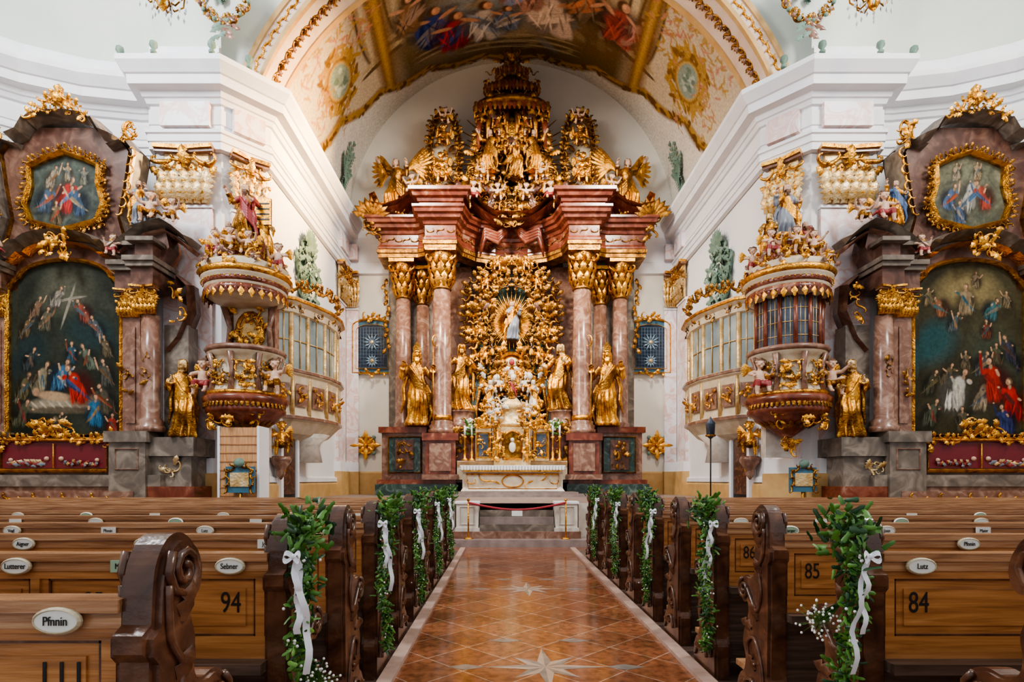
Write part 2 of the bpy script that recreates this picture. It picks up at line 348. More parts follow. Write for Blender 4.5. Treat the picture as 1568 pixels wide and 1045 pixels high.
def head(mb,c,s):
    c=Vector(c); 
    mb.ball(c,(.078*s,.092*s,.112*s),'x',14,10)
    mb.tube([c+Vector((0,-.085,.03))*s,c+Vector((0,-.105,-.012))*s],[.012*s,.02*s],'x',6)
    mb.ball(c+Vector((0,-.07,-.075))*s,(.034*s,.03*s,.03*s),'x',8,6)
    mb.ball(c+Vector((0,-.078,-.045))*s,(.028*s,.018*s,.010*s),'x',8,6)
    for sg in(1,-1):
        mb.ball(c+Vector((sg*.03,-.078,.012))*s,(.016*s,.012*s,.010*s),'x',8,6)
        mb.ball(c+Vector((sg*.08,0,-.005))*s,(.014*s,.025*s,.034*s),'x',8,6)
def figure(name,seed,cloth,cloth2,skin,hair,armL=None,armR=None,mitre=False,beard=False,wings=None,long_hair=True,lean=0.05,halo=False,staff=None,h=1.0,wingL=.95):
    r=random.Random(seed); b=MB(); segs=56
    spec=[(0,.27,.22),(.04,.29,.24),(.25,.25,.21),(.5,.23,.20),(.75,.225,.185),(.95,.20,.165),(1.10,.165,.13),(1.25,.19,.135),(1.36,.205,.125),(1.42,.17,.105),(1.47,.075,.07)]
    ph=[r.uniform(0,6) for _ in range(4)]
    vs=[];fs=[]; N=30
    for j in range(N):
        z=1.47*j/(N-1)
        for q in range(len(spec)-1):
            if spec[q][0]<=z<=spec[q+1][0]+1e-6:
                t=(z-spec[q][0])/(spec[q+1][0]-spec[q][0]); rx=spec[q][1]*(1-t)+spec[q+1][1]*t; ry=spec[q][2]*(1-t)+spec[q+1][2]*t; break
        amp=.30*max(0,(1.2-z)/1.2)**.5+.03
        cx=lean*math.sin(z*2.6)*1.4; cy=-.03*math.sin(z*3)
        for i in range(segs):
            a=2*pi*i/segs; w1=math.sin(6*a+ph[0]+z*2.2); f=1+amp*(.6*(1-abs(w1)*1.6)+.4*math.sin(11*a+ph[1]-z*3.2)+.3*math.sin(4*a+ph[2]+z*4))
            kn=.10*math.exp(-((z-.58)/.2)**2)*max(0,math.cos(a+pi/2-.5*(1 if lean>0 else -1)))
            vs.append((cx+rx*f*math.cos(a),cy+ry*f*math.sin(a)+(-kn),z))
    for j in range(N-1):
        for i in range(segs):
            k=(i+1)%segs; fs.append((j*segs+i,j*segs+k,(j+1)*segs+k,(j+1)*segs+i))
    fs.append(tuple(range(segs-1,-1,-1))); fs.append(tuple((N-1)*segs+i for i in range(segs)))
    b.add(vs,fs,'x')
    mir=1 if seed%2 else -1
    for k in range(5):
        o=k*.055; b.tube([(mir*(-.17+o*.3),-.07,1.40-o),(mir*-.05,-.17,1.22-o*1.3),(mir*.12,-.21,1.0-o*1.4),(mir*.24,-.12,.86-o*1.5),(mir*.27,.04,.8-o*1.5)],[.025,.03,.034,.038,.028],'x',7)
    b.tube([(mir*.24,-.1,.95),(mir*.31,-.13,.75),(mir*.28,-.1,.55),(mir*.34,-.1,.3),(mir*.29,-.08,.1)],[.05,.055,.06,.05,.025],'x',8)
    b.tube([(mir*-.2,.05,1.2),(mir*-.3,.08,.9),(mir*-.28,.05,.6),(mir*-.36,.08,.3)],[.05,.06,.05,.02],'x',8)
    b.tube([(0,.10,1.42),(-.05,.2,1.1),(.0,.26,.6),(0,.27,.05)],[.1,.15,.16,.17],'x',10)
    hx=lean*.3; hc=Vector((hx,-.03,1.635))
    b.tube([(0,0,1.38),(hx*.6,-.01,1.5),(hx,-.02,1.58)],[.08,.056,.055],'x',10)
    head(b,hc,1)
    if beard:
        for k in range(5): b.tube([hc+Vector((-.05+.025*k,-.065,-.06)),hc+Vector((-.03+.015*k,-.09,-.14)),hc+Vector((-.01+.005*k,-.08,-.22))],[.028,.026,.01],'x',6)
    for k in range(16):
        a=pi*k/15; L=.16 if long_hair else .07
        x,y=math.cos(a)*.075,math.sin(a)*.07
        b.tube([hc+Vector((x*.4,-.02+y*.6,.115)),hc+Vector((x*1.1,y*1.2,.05)),hc+Vector((x*1.15,y*1.35,-.04)),hc+Vector((x*1.3,y*1.3,-.04-L))],[.025,.034,.032,.018],'x',6)
    armL=armL or [(-.33,-.05,1.15),(-.22,-.28,1.22)]; armR=armR or [(.34,-.02,1.18),(.40,-.22,1.40)]
    hs=[]
    for sg,(e,w) in ((-1,armL),(1,armR)):
        sh=Vector((sg*.17,0,1.36)); e=Vector(e); w=Vector(w)
        b.tube([sh,sh.lerp(e,.5),e],[.085,.08,.07],'x',10); b.ball(e,.07,'x',8,6)
        b.tube([e,e.lerp(w,.6),e.lerp(w,.85)],[.068,.075,.085],'x',10)
        b.tube([e.lerp(w,.5),w],[.04,.028],'x',8)
        m_=e.lerp(w,.6); b.tube([m_,m_+Vector((0,.01,-.14)),m_+Vector((0,.02,-.25))],[.06,.045,.012],'x',7)
        hs.append((w,(w-e).normalized()))
    for sg in(-1,1): b.tube([(sg*.1,-.1,.04),(sg*.12,-.3,.025)],[.055,.035],'x',8)
    def cf(c):
        d=(c-hc)
        if d.z>.085 or (d.y>-.025 and d.length<.22 and d.z>-.13) or (beard and d.z<-.055 and d.y<-.02 and abs(d.x)<.07 and d.z>-.24): return hair
        if d.length<.16: return skin
        for w,dd in hs:
            if (c-w).length<.07: return skin
        v=c.x*.9*mir+(c.z-1.0)*.55
        if c.y>.12 or abs(v-.05)<.16 or c.x*mir>.22: return cloth2
        return cloth
    o=remesh(b,.0165,cf,name)
    for sg,(w,d) in zip((-1,1),hs): hand(o,w,d,skin,1.15,sg)
    if mitre:
        for yy in(-.045,.05):
            o.prism([(hx-.075,1.70),(hx-.10,1.82),(hx,1.98),(hx+.10,1.82),(hx+.075,1.70)],yy-.012,yy+.012,cloth2)
        o.lathe([(.085,0),(.09,.03),(.088,.05)],(hx,-.02,1.70),cloth,16)
    if halo:
        o.tube([(hx+.15*math.cos(a*pi/10),.06,1.66+.15*math.sin(a*pi/10)) for a in range(21)],.009,'gold',5)
    if staff:
        w=hs[1 if staff>0 else 0][0]; x,y=w.x,w.y-.03
        o.tube([(x,y,.02),(x,y,1.85)],.014,'gold',6); scroll(o,(x+.05,y,1.95),(0,0,1),(1,0,0),.25,'gold','C',.07)
    if wings:
        for sg in(-1,1): wing(o,(sg*.08,.14,1.32),sg,wingL,wings,.6,.25)
    ob=o.obj(name); me=ob.data; bpy.data.objects.remove(ob); return me
def putto(name,seed,skin,hair,drape,wings='gold'):
    r=random.Random(seed); b=MB()
    b.tube([(0,0,.28),(0,-.02,.38),(0,-.01,.5),(0,0,.6)],[.12,.125,.115,.085],'x',12)
    b.ball((0,.0,.3),(.13,.12,.1),'x'); b.tube([(0,0,.6),(0,-.01,.7)],[.05,.045],'x')
    hc=Vector((0.01,-.02,.77)); head(b,hc,1.05); b.ball(hc+Vector((0,.02,.02)),(.105,.105,.11),'x')
    b.ball(hc+Vector((.05,-.07,-.03)),.035,'x'); b.ball(hc+Vector((-.05,-.07,-.03)),.035,'x')
    for k in range(14):
        a=k*2.4; t=k/14; z=.03+.09*(1-t); rr=.105*math.sqrt(max(0,1-(z/.13)**2))+.01
        b.ball(hc+Vector((rr*math.cos(a),.02+rr*math.sin(a) if math.sin(a)>-.6 else .02-rr*.6,z)),.035,'x',8,6)
    L=[(-.12,-.18-r.uniform(0,.1),.30+r.uniform(0,.1)),(-.14,-.2,.05)]; Rr=[(.16,-.15,.34),(.13,-.26+r.uniform(0,.1),.12)]
    for sg,(k,a) in ((-1,L),(1,Rr)):
        hp=Vector((sg*.07,-.02,.28)); k=Vector(k);a=Vector(a)
        b.tube([hp,hp.lerp(k,.5),k],[.085,.088,.062],'x',10); b.tube([k,k.lerp(a,.4),a],[.062,.06,.036],'x',10); b.tube([a,a+Vector((0,-.09,-.02))],[.036,.028],'x',8)
    hs=[]
    for sg in(-1,1):
        e=Vector((sg*(.22+r.uniform(0,.05)),-.06,.5+r.uniform(-.12,.12))); w=e+Vector((sg*r.uniform(-.05,.12),-.12,r.uniform(-.05,.2)))
        b.tube([(sg*.1,0,.58),e],[.055,.045],'x',9); b.ball(e,.045,'x',8,6); b.tube([e,e.lerp(w,.4),w],[.045,.043,.026],'x',9); hs.append((w,(w-e).normalized(),sg))
    b.tube([(-.2,.02,.22),(-.08,-.1,.30),(.08,-.12,.28),(.2,-.02,.35),(.3,.05,.25)],[.04,.055,.06,.05,.02],'x',8)
    def cf(c):
        d=c-hc
        if d.z>.06 or (d.y>.0 and d.length<.16): return hair
        if .19<c.z<.38 and abs(c.z-(.28+.2*abs(c.x)))<.085 and c.y<.1: return drape
        return skin
    o=remesh(b,.014,cf,name)
    for w,d,sg in hs: hand(o,w,d,skin,.75,sg)
    for sg in(-1,1): wing(o,(sg*.05,.09,.55),sg,.36,wings,.6,.3)
    ob=o.obj(name); me=ob.data; bpy.data.objects.remove(ob); return me
F_bishop=figure('bishop',1,'gold','old_gold','gold','gold',mitre=True,beard=True,staff=1,armL=[(-.36,-.02,1.15),(-.30,-.26,1.35)],armR=[(.34,-.02,1.14),(.38,-.24,1.3)])
F_saint=figure('saint',2,'gold','old_gold','gold','old_gold',beard=True,armL=[(-.36,-.05,1.2),(-.48,-.2,1.5)],armR=[(.3,-.08,1.12),(.12,-.28,1.22)],lean=-.06)
F_saint2=figure('saint2',3,'old_gold','gold','pale_gold','old_gold',armL=[(-.3,-.08,1.12),(-.1,-.28,1.25)],armR=[(.36,-.05,1.15),(.42,-.3,1.1)],lean=.07)
F_angel=figure('angel',4,'gold','old_gold','skin','hair',armL=[(-.36,-.05,1.22),(-.45,-.25,1.4)],armR=[(.36,-.02,1.4),(.5,-.15,1.65)],wings='gold',lean=.06,wingL=1.15)
F_poly=figure('polysaint',5,'old_gold','red_cloth','skin','hair',beard=True,armL=[(-.36,-.05,1.22),(-.45,-.22,1.45)],armR=[(.34,-.05,1.15),(.25,-.3,1.2)],lean=-.05)
F_poly2=figure('polysaint2',6,'gold','blue_cloth','skin','hair',armL=[(-.34,-.05,1.15),(-.2,-.3,1.2)],armR=[(.36,-.05,1.3),(.48,-.2,1.55)],lean=.05)
F_steel=figure('sidesaint',8,'steel_cloth','gold','skin','hair',beard=True,lean=.05)
F_white=figure('whiteangel',9,'alabaster','gold','alabaster','pale_gold',wings='gold',armL=[(-.3,-.1,1.15),(-.08,-.28,1.3)],armR=[(.3,-.1,1.15),(.08,-.28,1.3)])
F_virgin=figure('virgin',10,'steel_cloth','gold','skin','hair',halo=True,armL=[(-.3,-.1,1.15),(-.1,-.28,1.2)])
P_gold=putto('putto_gold',1,'gold','old_gold','old_gold'); P_skin=putto('putto_skin',2,'skin','hair','old_gold'); P_skin2=putto('putto_skin2',3,'skin','hair','red_cloth'); P_white=putto('putto_white',4,'alabaster','pale_gold','gold')

# ---------------------------------------------------------------- ROOM SHELL
mb=MB(); mb.box(-13.5,13.5,-5,13.5,-0.1,0,'floor_marble'); mb.obj('floor')
mb=MB(); mb.box(-6.24,6.24,13.4,21.59,0.001,0.95,'step_stone'); mb.box(-8.5,-1.45,13.3,13.4,0.001,.95,'pale_marble'); mb.box(1.45,8.5,13.3,13.4,.001,.95,'pale_marble'); mb.obj('chancel_floor')
mb=MB()
for cy in (4.55,7.8):
    cx=0.02
    for i in range(8):
        a=i*pi/4; rr=.5 if i%2==0 else .36; a1=a-pi/8; a2=a+pi/8
        c=Vector((cx,cy)); tip=c+Vector((math.cos(a),math.sin(a)))*rr; l=c+Vector((math.cos(a1),math.sin(a1)))*.15; r_=c+Vector((math.cos(a2),math.sin(a2)))*.15
        mb.prism([tuple(c),tuple(l),tuple(tip)],0.0005,0.0015,'inlay_grey','xy'); mb.prism([tuple(c),tuple(tip),tuple(r_)],0.0005,0.0015,'inlay_pale','xy')
    for sx,sy in ((-.64,.0),(.64,.0),(.32,.75),(-.32,.75)):
        mb.prism([(cx+sx-.16,cy+sy),(cx+sx,cy+sy-.07),(cx+sx+.16,cy+sy),(cx+sx,cy+sy+.07)],0.0005,0.0015,'inlay_grey','xy')
mb.obj('floor_star_inlay')
HL=[(-12.7,12.6),(-11.6,13.4),(-10.4,13.9),(-9.2,14.1),(-8.7,14.1),(-8.55,13.5),(-7.0,13.5),(-6.25,14.3),(-6.25,21.6)]
HR=[(-x,y) for x,y in reversed(HL)]
def wallmesh(name,path,z0=0,z1=11.2,mat='plaster'):
    mb=MB(); mb.sweep(path,[(0,z0),(0,z1)],mat); return mb.obj(name)
wallmesh('wall_left',[(-12.7,2)]+HL); wallmesh('wall_right',HR+[(12.7,2)])
mb=MB(); mb.box(-6.25,6.25,21.6,21.75,0,18.3,'plaster_vault'); mb.obj('wall_back')
cor=[(0.02,9.25),(.12,9.28),(.12,9.45),(.15,9.46),(.15,9.62),(.19,9.64),(.19,9.72),(.10,9.75),(.10,10.30),(.16,10.32),(.20,10.42),(.24,10.44),(.28,10.55),(.48,10.58),(.50,10.78),(.54,10.80),(.58,10.86),(.68,11.0),(.68,11.12),(.1,11.2),(0,11.2)]
for nm,p in (('left',[(-12.7,2)]+HL),('right',HR+[(12.7,2)])):
    mb=MB(); mb.sweep(p,cor,'white_trim')
    mb.sweep(p,[(.105,9.85),(.125,9.86),(.125,10.2),(.105,10.22)],'plaster' )
    mb.obj('trim_cornice_'+nm)
    mb=MB(); mb.sweep(p,[(.02,.0),(.12,0),(.12,1.35),(.08,1.4),(.0,1.42)],'ochre'); mb.sweep(p,[(.0,1.42),(.09,1.43),(.09,1.55),(0,1.6)],'white_trim'); mb.obj('baseboard_'+nm)
mb=MB(); mb.sweep([(-6.25,21.6),(6.25,21.6)],[(.0,9.25),(.1,9.3),(.1,9.7),(.06,9.75),(.06,10.4),(.2,10.6),(.25,10.9),(.3,11.0),(.3,11.1),(0,11.2)],'white_trim')
mb.sweep([(-6.25,21.6),(6.25,21.6)],[(.02,.95),(.10,.95),(.10,1.75),(0,1.8)],'ochre'); mb.obj('trim_cornice_back')
mb=MB()
for p in ([(-12.7,2)]+HL[:7],HR[2:]+[(12.7,2)]):
    mb.sweep(p,[(0,11.2),(0.02,12.0),(.25,13.2),(.8,14.4),(1.8,15.6),(3.2,16.6)],'plaster_green',True)
    mb.sweep(p,[(0.03,11.25),(.20,11.3),(.20,11.5),(.12,11.55),(.12,11.7),(.03,11.75)],'white_trim')
mb.obj('wall_vault_nave')
# segmental vault section, rising towards the back
A0=6.15
def circ(d):
    H=4.05+2.1*(d-14.0)/7.6; r=(A0*A0+H*H)/(2*H); zc=11.2+H-r; return r,zc,math.asin((11.2-zc)/r)
def vpt(a,d,dr=0):
    r,zc,p0=circ(d); ph=p0+(pi-2*p0)*a/pi; return ((r+dr)*math.cos(ph),zc+(r+dr)*math.sin(ph),ph)
mb=MB(); n=48
vs=[]
for i in range(n+1):
    a=pi*i/n; x,z,_=vpt(a,14); xo=max(-7.6,min(7.6,9*math.cos(a))); zo=max(11.2,11.2+6.3*min(1,math.sin(a)*1.25))
    vs+=[(x,13.9,z),(xo,13.9,zo)]
mb.add(vs,[(2*i,2*i+1,2*i+3,2*i+2) for i in range(n)],'plaster_green'); 
mb.obj('wall_arch_spandrel')
mb=MB()
def archband(mb,r0,r1,y,y2,mat):
    vs=[];fs=[]
    for i in range(n+1):
        a=pi*i/n
        for (rr,yy) in ((r0,y2),(r0,y),(r1,y),(r1,y2)):
            x,z,_=vpt(a,14,rr); vs.append((x,yy,z))
    for i in range(n):
        for q in range(3): fs.append((i*4+q,i*4+q+1,i*4+q+5,i*4+q+4))
    mb.add(vs,fs,mat,False)
archband(mb,-.02,.42,13.7,14.75,'rib_cream'); archband(mb,.36,.48,13.66,13.95,'ochre'); archband(mb,-.05,.05,13.66,13.78,'ochre'); archband(mb,-.06,.04,14.62,14.78,'ochre')
for i in range(1,90):
    a=pi*i/90
    x,z,ph=vpt(a,14,.20); t=Vector((-math.sin(ph),0,math.cos(ph)))
    scroll(mb,(x,13.68,z),t,Vector((0,-1,0)).cross(t),.2,'gold','S' if i%2 else 'C',.13)
    x,z,ph=vpt(a,14,-.04)
    scroll(mb,(x,14.18,z),t,Vector((0,1,0)),.34,'old_gold','S' if i%2 else 'C',.10)
    if i%2: mb.ball((x,14.18,z),.07,'rose_marble',8,6)
mb.obj('trim_chancel_arch')
# vault with fresco painted on its surface (section parameter, depth)
NA,ND=560,250
ang=np.linspace(0,pi,NA); dd=np.linspace(13.95,21.62,ND)
AA,DD=np.meshgrid(ang,dd)
def inv(px,py):
    best=None
    for k in range(500):
        d=14+7.6*k/499; X=PX(px,d); Z=PZ(py,d); r,zc,p0=circ(d); e=abs(math.hypot(X,Z-zc)-r)
        if Z>11.1 and (best is None or e<best[0]):
            ph=math.atan2(Z-zc,X); best=(e,(ph-p0)/(pi-2*p0)*pi,d)
    return best[1],best[2]
im=np.ones((ND,NA,3))*np.array((.70,.66,.58))
el=np.sin(AA)
bound=17.2+3.95*el+0.36*np.abs(np.sin(AA*9))-.12
rr_=np.random.RandomState(5)
def vblob(a,d,ra,rd,rot,col,soft=.3,al=1.0):
    R_=max(ra,rd)*1.7
    i0=max(0,int((d-R_-13.95)/7.67*ND)); i1=min(ND,int((d+R_-13.95)/7.67*ND)+2); j0=max(0,int((a-R_/5.6)/pi*NA)); j1=min(NA,int((a+R_/5.6)/pi*NA)+2)
    if i0>=i1 or j0>=j1: return
    x=(AA[i0:i1,j0:j1]-a)*5.6; y=DD[i0:i1,j0:j1]-d; c,s_=math.cos(rot),math.sin(rot)
    q=np.sqrt(((x*c+y*s_)/ra)**2+((-x*s_+y*c)/rd)**2); w=np.clip((1+soft/2-q)/soft,0,1)[...,None]*al
    im[i0:i1,j0:j1]=im[i0:i1,j0:j1]*(1-w)+np.array(col)*w
def mask(mk,col,al=1.0):
    global im
    w=(np.clip(mk,0,1)*al)[...,None]; im=im*(1-w)+np.array(col)*w
inn=np.clip((bound-DD)*6,0,1)
side=np.clip((el-.70)*10,0,1)
mask(inn,(.56,.47,.33))
mask(inn*side,(.13,.085,.028))
def vf(px,py,h,robe,cloak,skin=(.52,.29,.18),flip=1):
    a,d=inv(px,py); robe=np.array(robe);cloak=np.array(cloak); u=h/5.6
    vblob(a,d,h*.34,h*.42,0,robe*.2,.6,.8)
    for k in range(10): vblob(a+rr_.uniform(-.2,.2)*u,d+rr_.uniform(.0,.3)*h,h*rr_.uniform(.05,.1),h*.22,rr_.uniform(-.6,.6),robe*rr_.uniform(.4,1.15),.45)
    vblob(a,d-.1*h,h*.15,h*.2,0,robe,.35)
    for k in range(5): vblob(a+rr_.uniform(-.1,.1)*u,d+(.05*k-.05)*h,h*.26,h*.05,.7*flip+rr_.uniform(-.2,.2),cloak*rr_.uniform(.5,1.3),.5)
    for k in range(12): vblob(a+rr_.uniform(-.2,.2)*u,d+rr_.uniform(-.1,.35)*h,h*.015,h*.18,rr_.uniform(-.6,.6),robe*(1.7 if k%2 else .25),.7,.7)
    for q in(-1,1): vblob(a+q*.2*u,d-rr_.uniform(.1,.28)*h,h*.15,h*.04,-q*rr_.uniform(.2,.9),skin,.4)
    vblob(a,d-.40*h,h*.085,h*.105,0,(.10,.05,.02),.4); vblob(a-.008*h,d-.39*h,h*.062,h*.082,0,skin,.3); vblob(a-.02*u,d-.40*h,h*.025,h*.04,0,tuple(x*1.4 for x in skin),.6)
for (px,py,w,rd,c) in ((640,50,1.3,1.3,(.17,.13,.06)),(600,20,1.2,1.5,(.11,.08,.035)),(720,15,1.6,1.2,(.22,.23,.22)),(780,5,1.8,1.5,(.25,.32,.36)),(850,20,1.4,1.2,(.36,.32,.26)),(900,50,1.4,1.2,(.17,.10,.035)),(930,20,1.2,1.5,(.10,.07,.03)),(740,60,2.4,.8,(.24,.19,.12))):
    a,d=inv(px,py); vblob(a,d,w,rd,.1,c,.9,.85)
for (px,py) in ((590,62),(572,78),(965,60),(985,80),(612,30),(940,30)):
    a,d=inv(px,py)
    vblob(a,d-1.2,.45,2.1,0,(.09,.06,.025),.15); vblob(a,d-1.2,.36,2.0,0,(.34,.265,.15),.15); vblob(a+.015,d-1.2,.12,1.95,0,(.54,.45,.29),.5); vblob(a,d+.55,.6,.14,0,(.46,.37,.21),.2); vblob(a,d+.8,.7,.1,0,(.12,.08,.035),.2)
for k in range(5):
    for px in (690,760,830):
        a,d=inv(px,72-k*4); vblob(a,d,1.2,.05,0,(.09,.06,.025) if k%2 else (.40,.33,.21),.4)
for k in range(110):
    a,d=inv(rr_.uniform(600,960),rr_.uniform(-20,80)); vblob(a,d,rr_.uniform(.1,.5),rr_.uniform(.05,.2),rr_.uniform(0,3),[(.24,.18,.09),(.08,.055,.03),(.34,.27,.15),(.18,.22,.24)][k%4],.7,.5)
vf(665,44,2.3,(.03,.06,.24),(.22,.22,.26)); vf(698,50,2.4,(.38,.03,.03),(.05,.08,.26)); vf(742,34,2.4,(.52,.50,.48),(.26,.32,.42),flip=-1); vf(842,20,2.7,(.56,.47,.42),(.66,.56,.48)); vf(948,40,2.4,(.32,.07,.05),(.24,.05,.04),flip=-1); vf(978,58,1.8,(.38,.20,.15),(.28,.07,.05)); vf(895,8,2.0,(.16,.12,.08),(.44,.18,.09)); vf(800,-10,2.2,(.38,.22,.18),(.2,.26,.45)); vf(625,25,1.9,(.22,.13,.06),(.28,.2,.15)); vf(775,30,1.6,(.15,.2,.3),(.45,.40,.34))
mask(np.clip(1-np.abs(DD-bound+.10)*3.0,0,1)*1.4,(.16,.075,.012))
mask(np.clip(1-np.abs(DD-bound+.20)*6,0,1)*1.3,(.42,.24,.06))
mask(np.clip(1-np.abs(el-.70)*16,0,1)*1.4*inn,(.20,.095,.02)); mask(np.clip(1-np.abs(el-.70)*40,0,1)*1.2*inn,(.46,.28,.08))
for k in range(170):
    a=rr_.uniform(.02,pi-.02); s_=math.sin(a); b_=17.2+3.95*s_+.36*abs(math.sin(a*9))-.25; vblob(a,b_+rr_.uniform(-.15,.2),.16,.07,rr_.rand()*3,(.40,.23,.05) if k%2 else (.14,.065,.012),.4)
for sg in(0,1):
    a,d=inv(520,125); a=pi-a if sg else a
    for k in range(90):
        t=k*2.39996; q=.6+.5*rr_.rand(); vblob(a+q*math.cos(t)*.85/5.6,d+q*math.sin(t)*1.2,.2,.08,rr_.rand()*3,(.42,.25,.06) if k%3 else (.22,.11,.02),.3)
    vblob(a,d,.60,.82,0,(.26,.13,.03),.12); vblob(a,d,.53,.74,0,(.52,.34,.11),.15);vblob(a,d,.45,.66,0,(.26,.33,.27),.15)
    for k in range(14): vblob(a+rr_.uniform(-.04,.04),d+rr_.uniform(-.4,.4),.12,.09,rr_.rand()*3,(.16,.23,.18) if k%2 else (.44,.50,.43),.4)
    for (px,py,s_) in ((475,110,1),(500,60,1),(545,70,1.0),(560,25,.9),(495,180,.9),(530,180,.7),(500,150,.7),(530,30,.8),(460,60,.8)):
        a0,d0=inv(px,py); a0=pi-a0 if sg else a0
        for k in range(28):
            vblob(a0+rr_.uniform(-.1,.1)*s_,d0+rr_.uniform(-.7,.7)*s_,.16*s_,.04*s_,rr_.rand()*3,(.42,.25,.06) if k%3 else (.50,.22,.14),.3,.85)
me=Canvas.__new__(Canvas); me.W,me.H,me.im=NA,ND,im
def vfn(u,v):
    d=13.95+7.67*v; x,z,_=vpt(pi*u,d); return (x,d,z)
me.mesh('ceiling_chancel_vault',vfn,mat='fresco')
# pilasters
def capital(mb,cx,cy,w,z0,z1,rng,dirn=(0,-1,0),mat='pale_gold'):
    h=z1-z0; nv=Vector(dirn).normalized(); ex=Vector((0,0,1)).cross(nv).normalized()
    c=Vector((cx,cy,0))
    def P(a,o,z): return c+ex*a+nv*o+Vector((0,0,z))
    for lvl,(zz,s_,cv) in enumerate(((.46,.34,.3),(.22,.40,.45),(-.02,.42,.6))):
        k=(4,5,6)[lvl]
        for i in range(k):
            f=(i-(k-1)/2)/k; a=f*w*.95; mb.leaf(P(a,.06+.035*lvl,z0+zz*h),Vector((0,0,1))+ex*f*.7,nv,h*s_,w/k*1.45,mat,cv,4)
            mb.leaf(P(a,.09+.035*lvl,z0+(zz+.03)*h),Vector((0,0,1))+ex*f*.7,nv,h*s_*.8,w/k*.6,'gold',cv,3)
    for sg in(-1,1):
        scroll(mb,P(sg*w*.44,.2,z0+h*.76),ex*sg,(0,0,1),w*.42,'gold','C',.10); scroll(mb,P(sg*w*.16,.2,z0+h*.74),ex*-sg,(0,0,1),w*.28,'gold','S',.09)
        scroll(mb,P(sg*w*.5,.16,z0+h*.42),(0,0,1),ex*sg,w*.34,mat,'C',.08); mb.leaf(P(sg*w*.48,.15,z0+h*.5),ex*sg+Vector((0,0,.5)),nv,w*.26,w*.16,'gold',.5,3)
        for k in range(5): mb.ball(P(sg*w*(.08+.09*k),.22,z0+h*(.66-.10*math.sin(k*.8))),w*.032,'gold',6,5)
    mb.leaf(P(0,.18,z0+h*.6),(0,0,1),nv,h*.42,w*.22,'gold',.5,4); mb.ball(P(0,.24,z0+h*.9),w*.07,'gold',8,6)
    for (o,za,zb,m_) in ((.22,.88,.93,'rose_marble'),(.28,.93,1.0,'gold')):
        q=[P(-w*.56,0,z0+h*za),P(w*.56,0,z0+h*za),P(w*.6,o,z0+h*za),P(0,o*.7,z0+h*za),P(-w*.6,o,z0+h*za)]; q2=[v+Vector((0,0,h*(zb-za))) for v in q]
        mb.add(q+q2,[(0,1,2,3,4),(9,8,7,6,5),(0,5,6,1),(1,6,7,2),(2,7,8,3),(3,8,9,4),(4,9,5,0)],m_)
    q=[P(-w*.45,0,z0),P(w*.45,0,z0),P(w*.45,.08,z0),P(-w*.45,.08,z0)]; q2=[v+Vector((0,0,h*.9)) for v in q]
    mb.add(q+q2,[(0,1,2,3),(7,6,5,4),(0,4,5,1),(1,5,6,2),(2,6,7,3),(3,7,4,0)],mat)
def pilaster(mb,cx,cy,w,z0,z1,dirn,rng,th=.1):
    nv=Vector(dirn).normalized(); ex=Vector((0,0,1)).cross(nv).normalized(); c=Vector((cx,cy,0))
    def bx(a0,a1,o,za,zb,m_):
        q=[c+ex*a0+Vector((0,0,za)),c+ex*a1+Vector((0,0,za)),c+ex*a1+nv*o+Vector((0,0,za)),c+ex*a0+nv*o+Vector((0,0,za))]; q2=[v+Vector((0,0,zb-za)) for v in q]
        mb.add(q+q2,[(0,1,2,3),(7,6,5,4),(0,4,5,1),(1,5,6,2),(2,6,7,3),(3,7,4,0)],m_)
    bx(-w/2,w/2,th,z0,z1-1.3,'pink_marble'); bx(-w*.58,w*.58,th+.1,z0,z0+.35,'white_trim'); bx(-w*.62,w*.62,th+.15,0.0,z0,'ochre')
    bx(-w*.52,w*.52,th+.04,z1-1.40,z1-1.34,'white_trim'); bx(-w*.5,w*.5,.24,z1+.47,z1+1.03,'pink_marble')
    capital(mb,cx+nv.x*(th-.02),cy+nv.y*(th-.02),w,z1-1.3,z1,rng,dirn)
rg=random.Random(11)
for sg,nm in((-1,'left'),(1,'right')):
    mb=MB(); mb.M=Matrix.Scale(-1,4,(1,0,0)) if sg>0 else None
    pilaster(mb,-7.75,13.5,1.15,1.65,9.3,(0,-1,0),rg)
    pilaster(mb,-6.6,13.92,.75,1.65,9.3,(.8/1.1,-.75/1.1,0),rg)
    pilaster(mb,-6.25,20.6,.9,1.8,9.3,(1,0,0),rg); pilaster(mb,-6.0,21.55,.45,1.8,9.3,(0,-1,0),rg)
    mb.obj('trim_pilaster_'+nm)

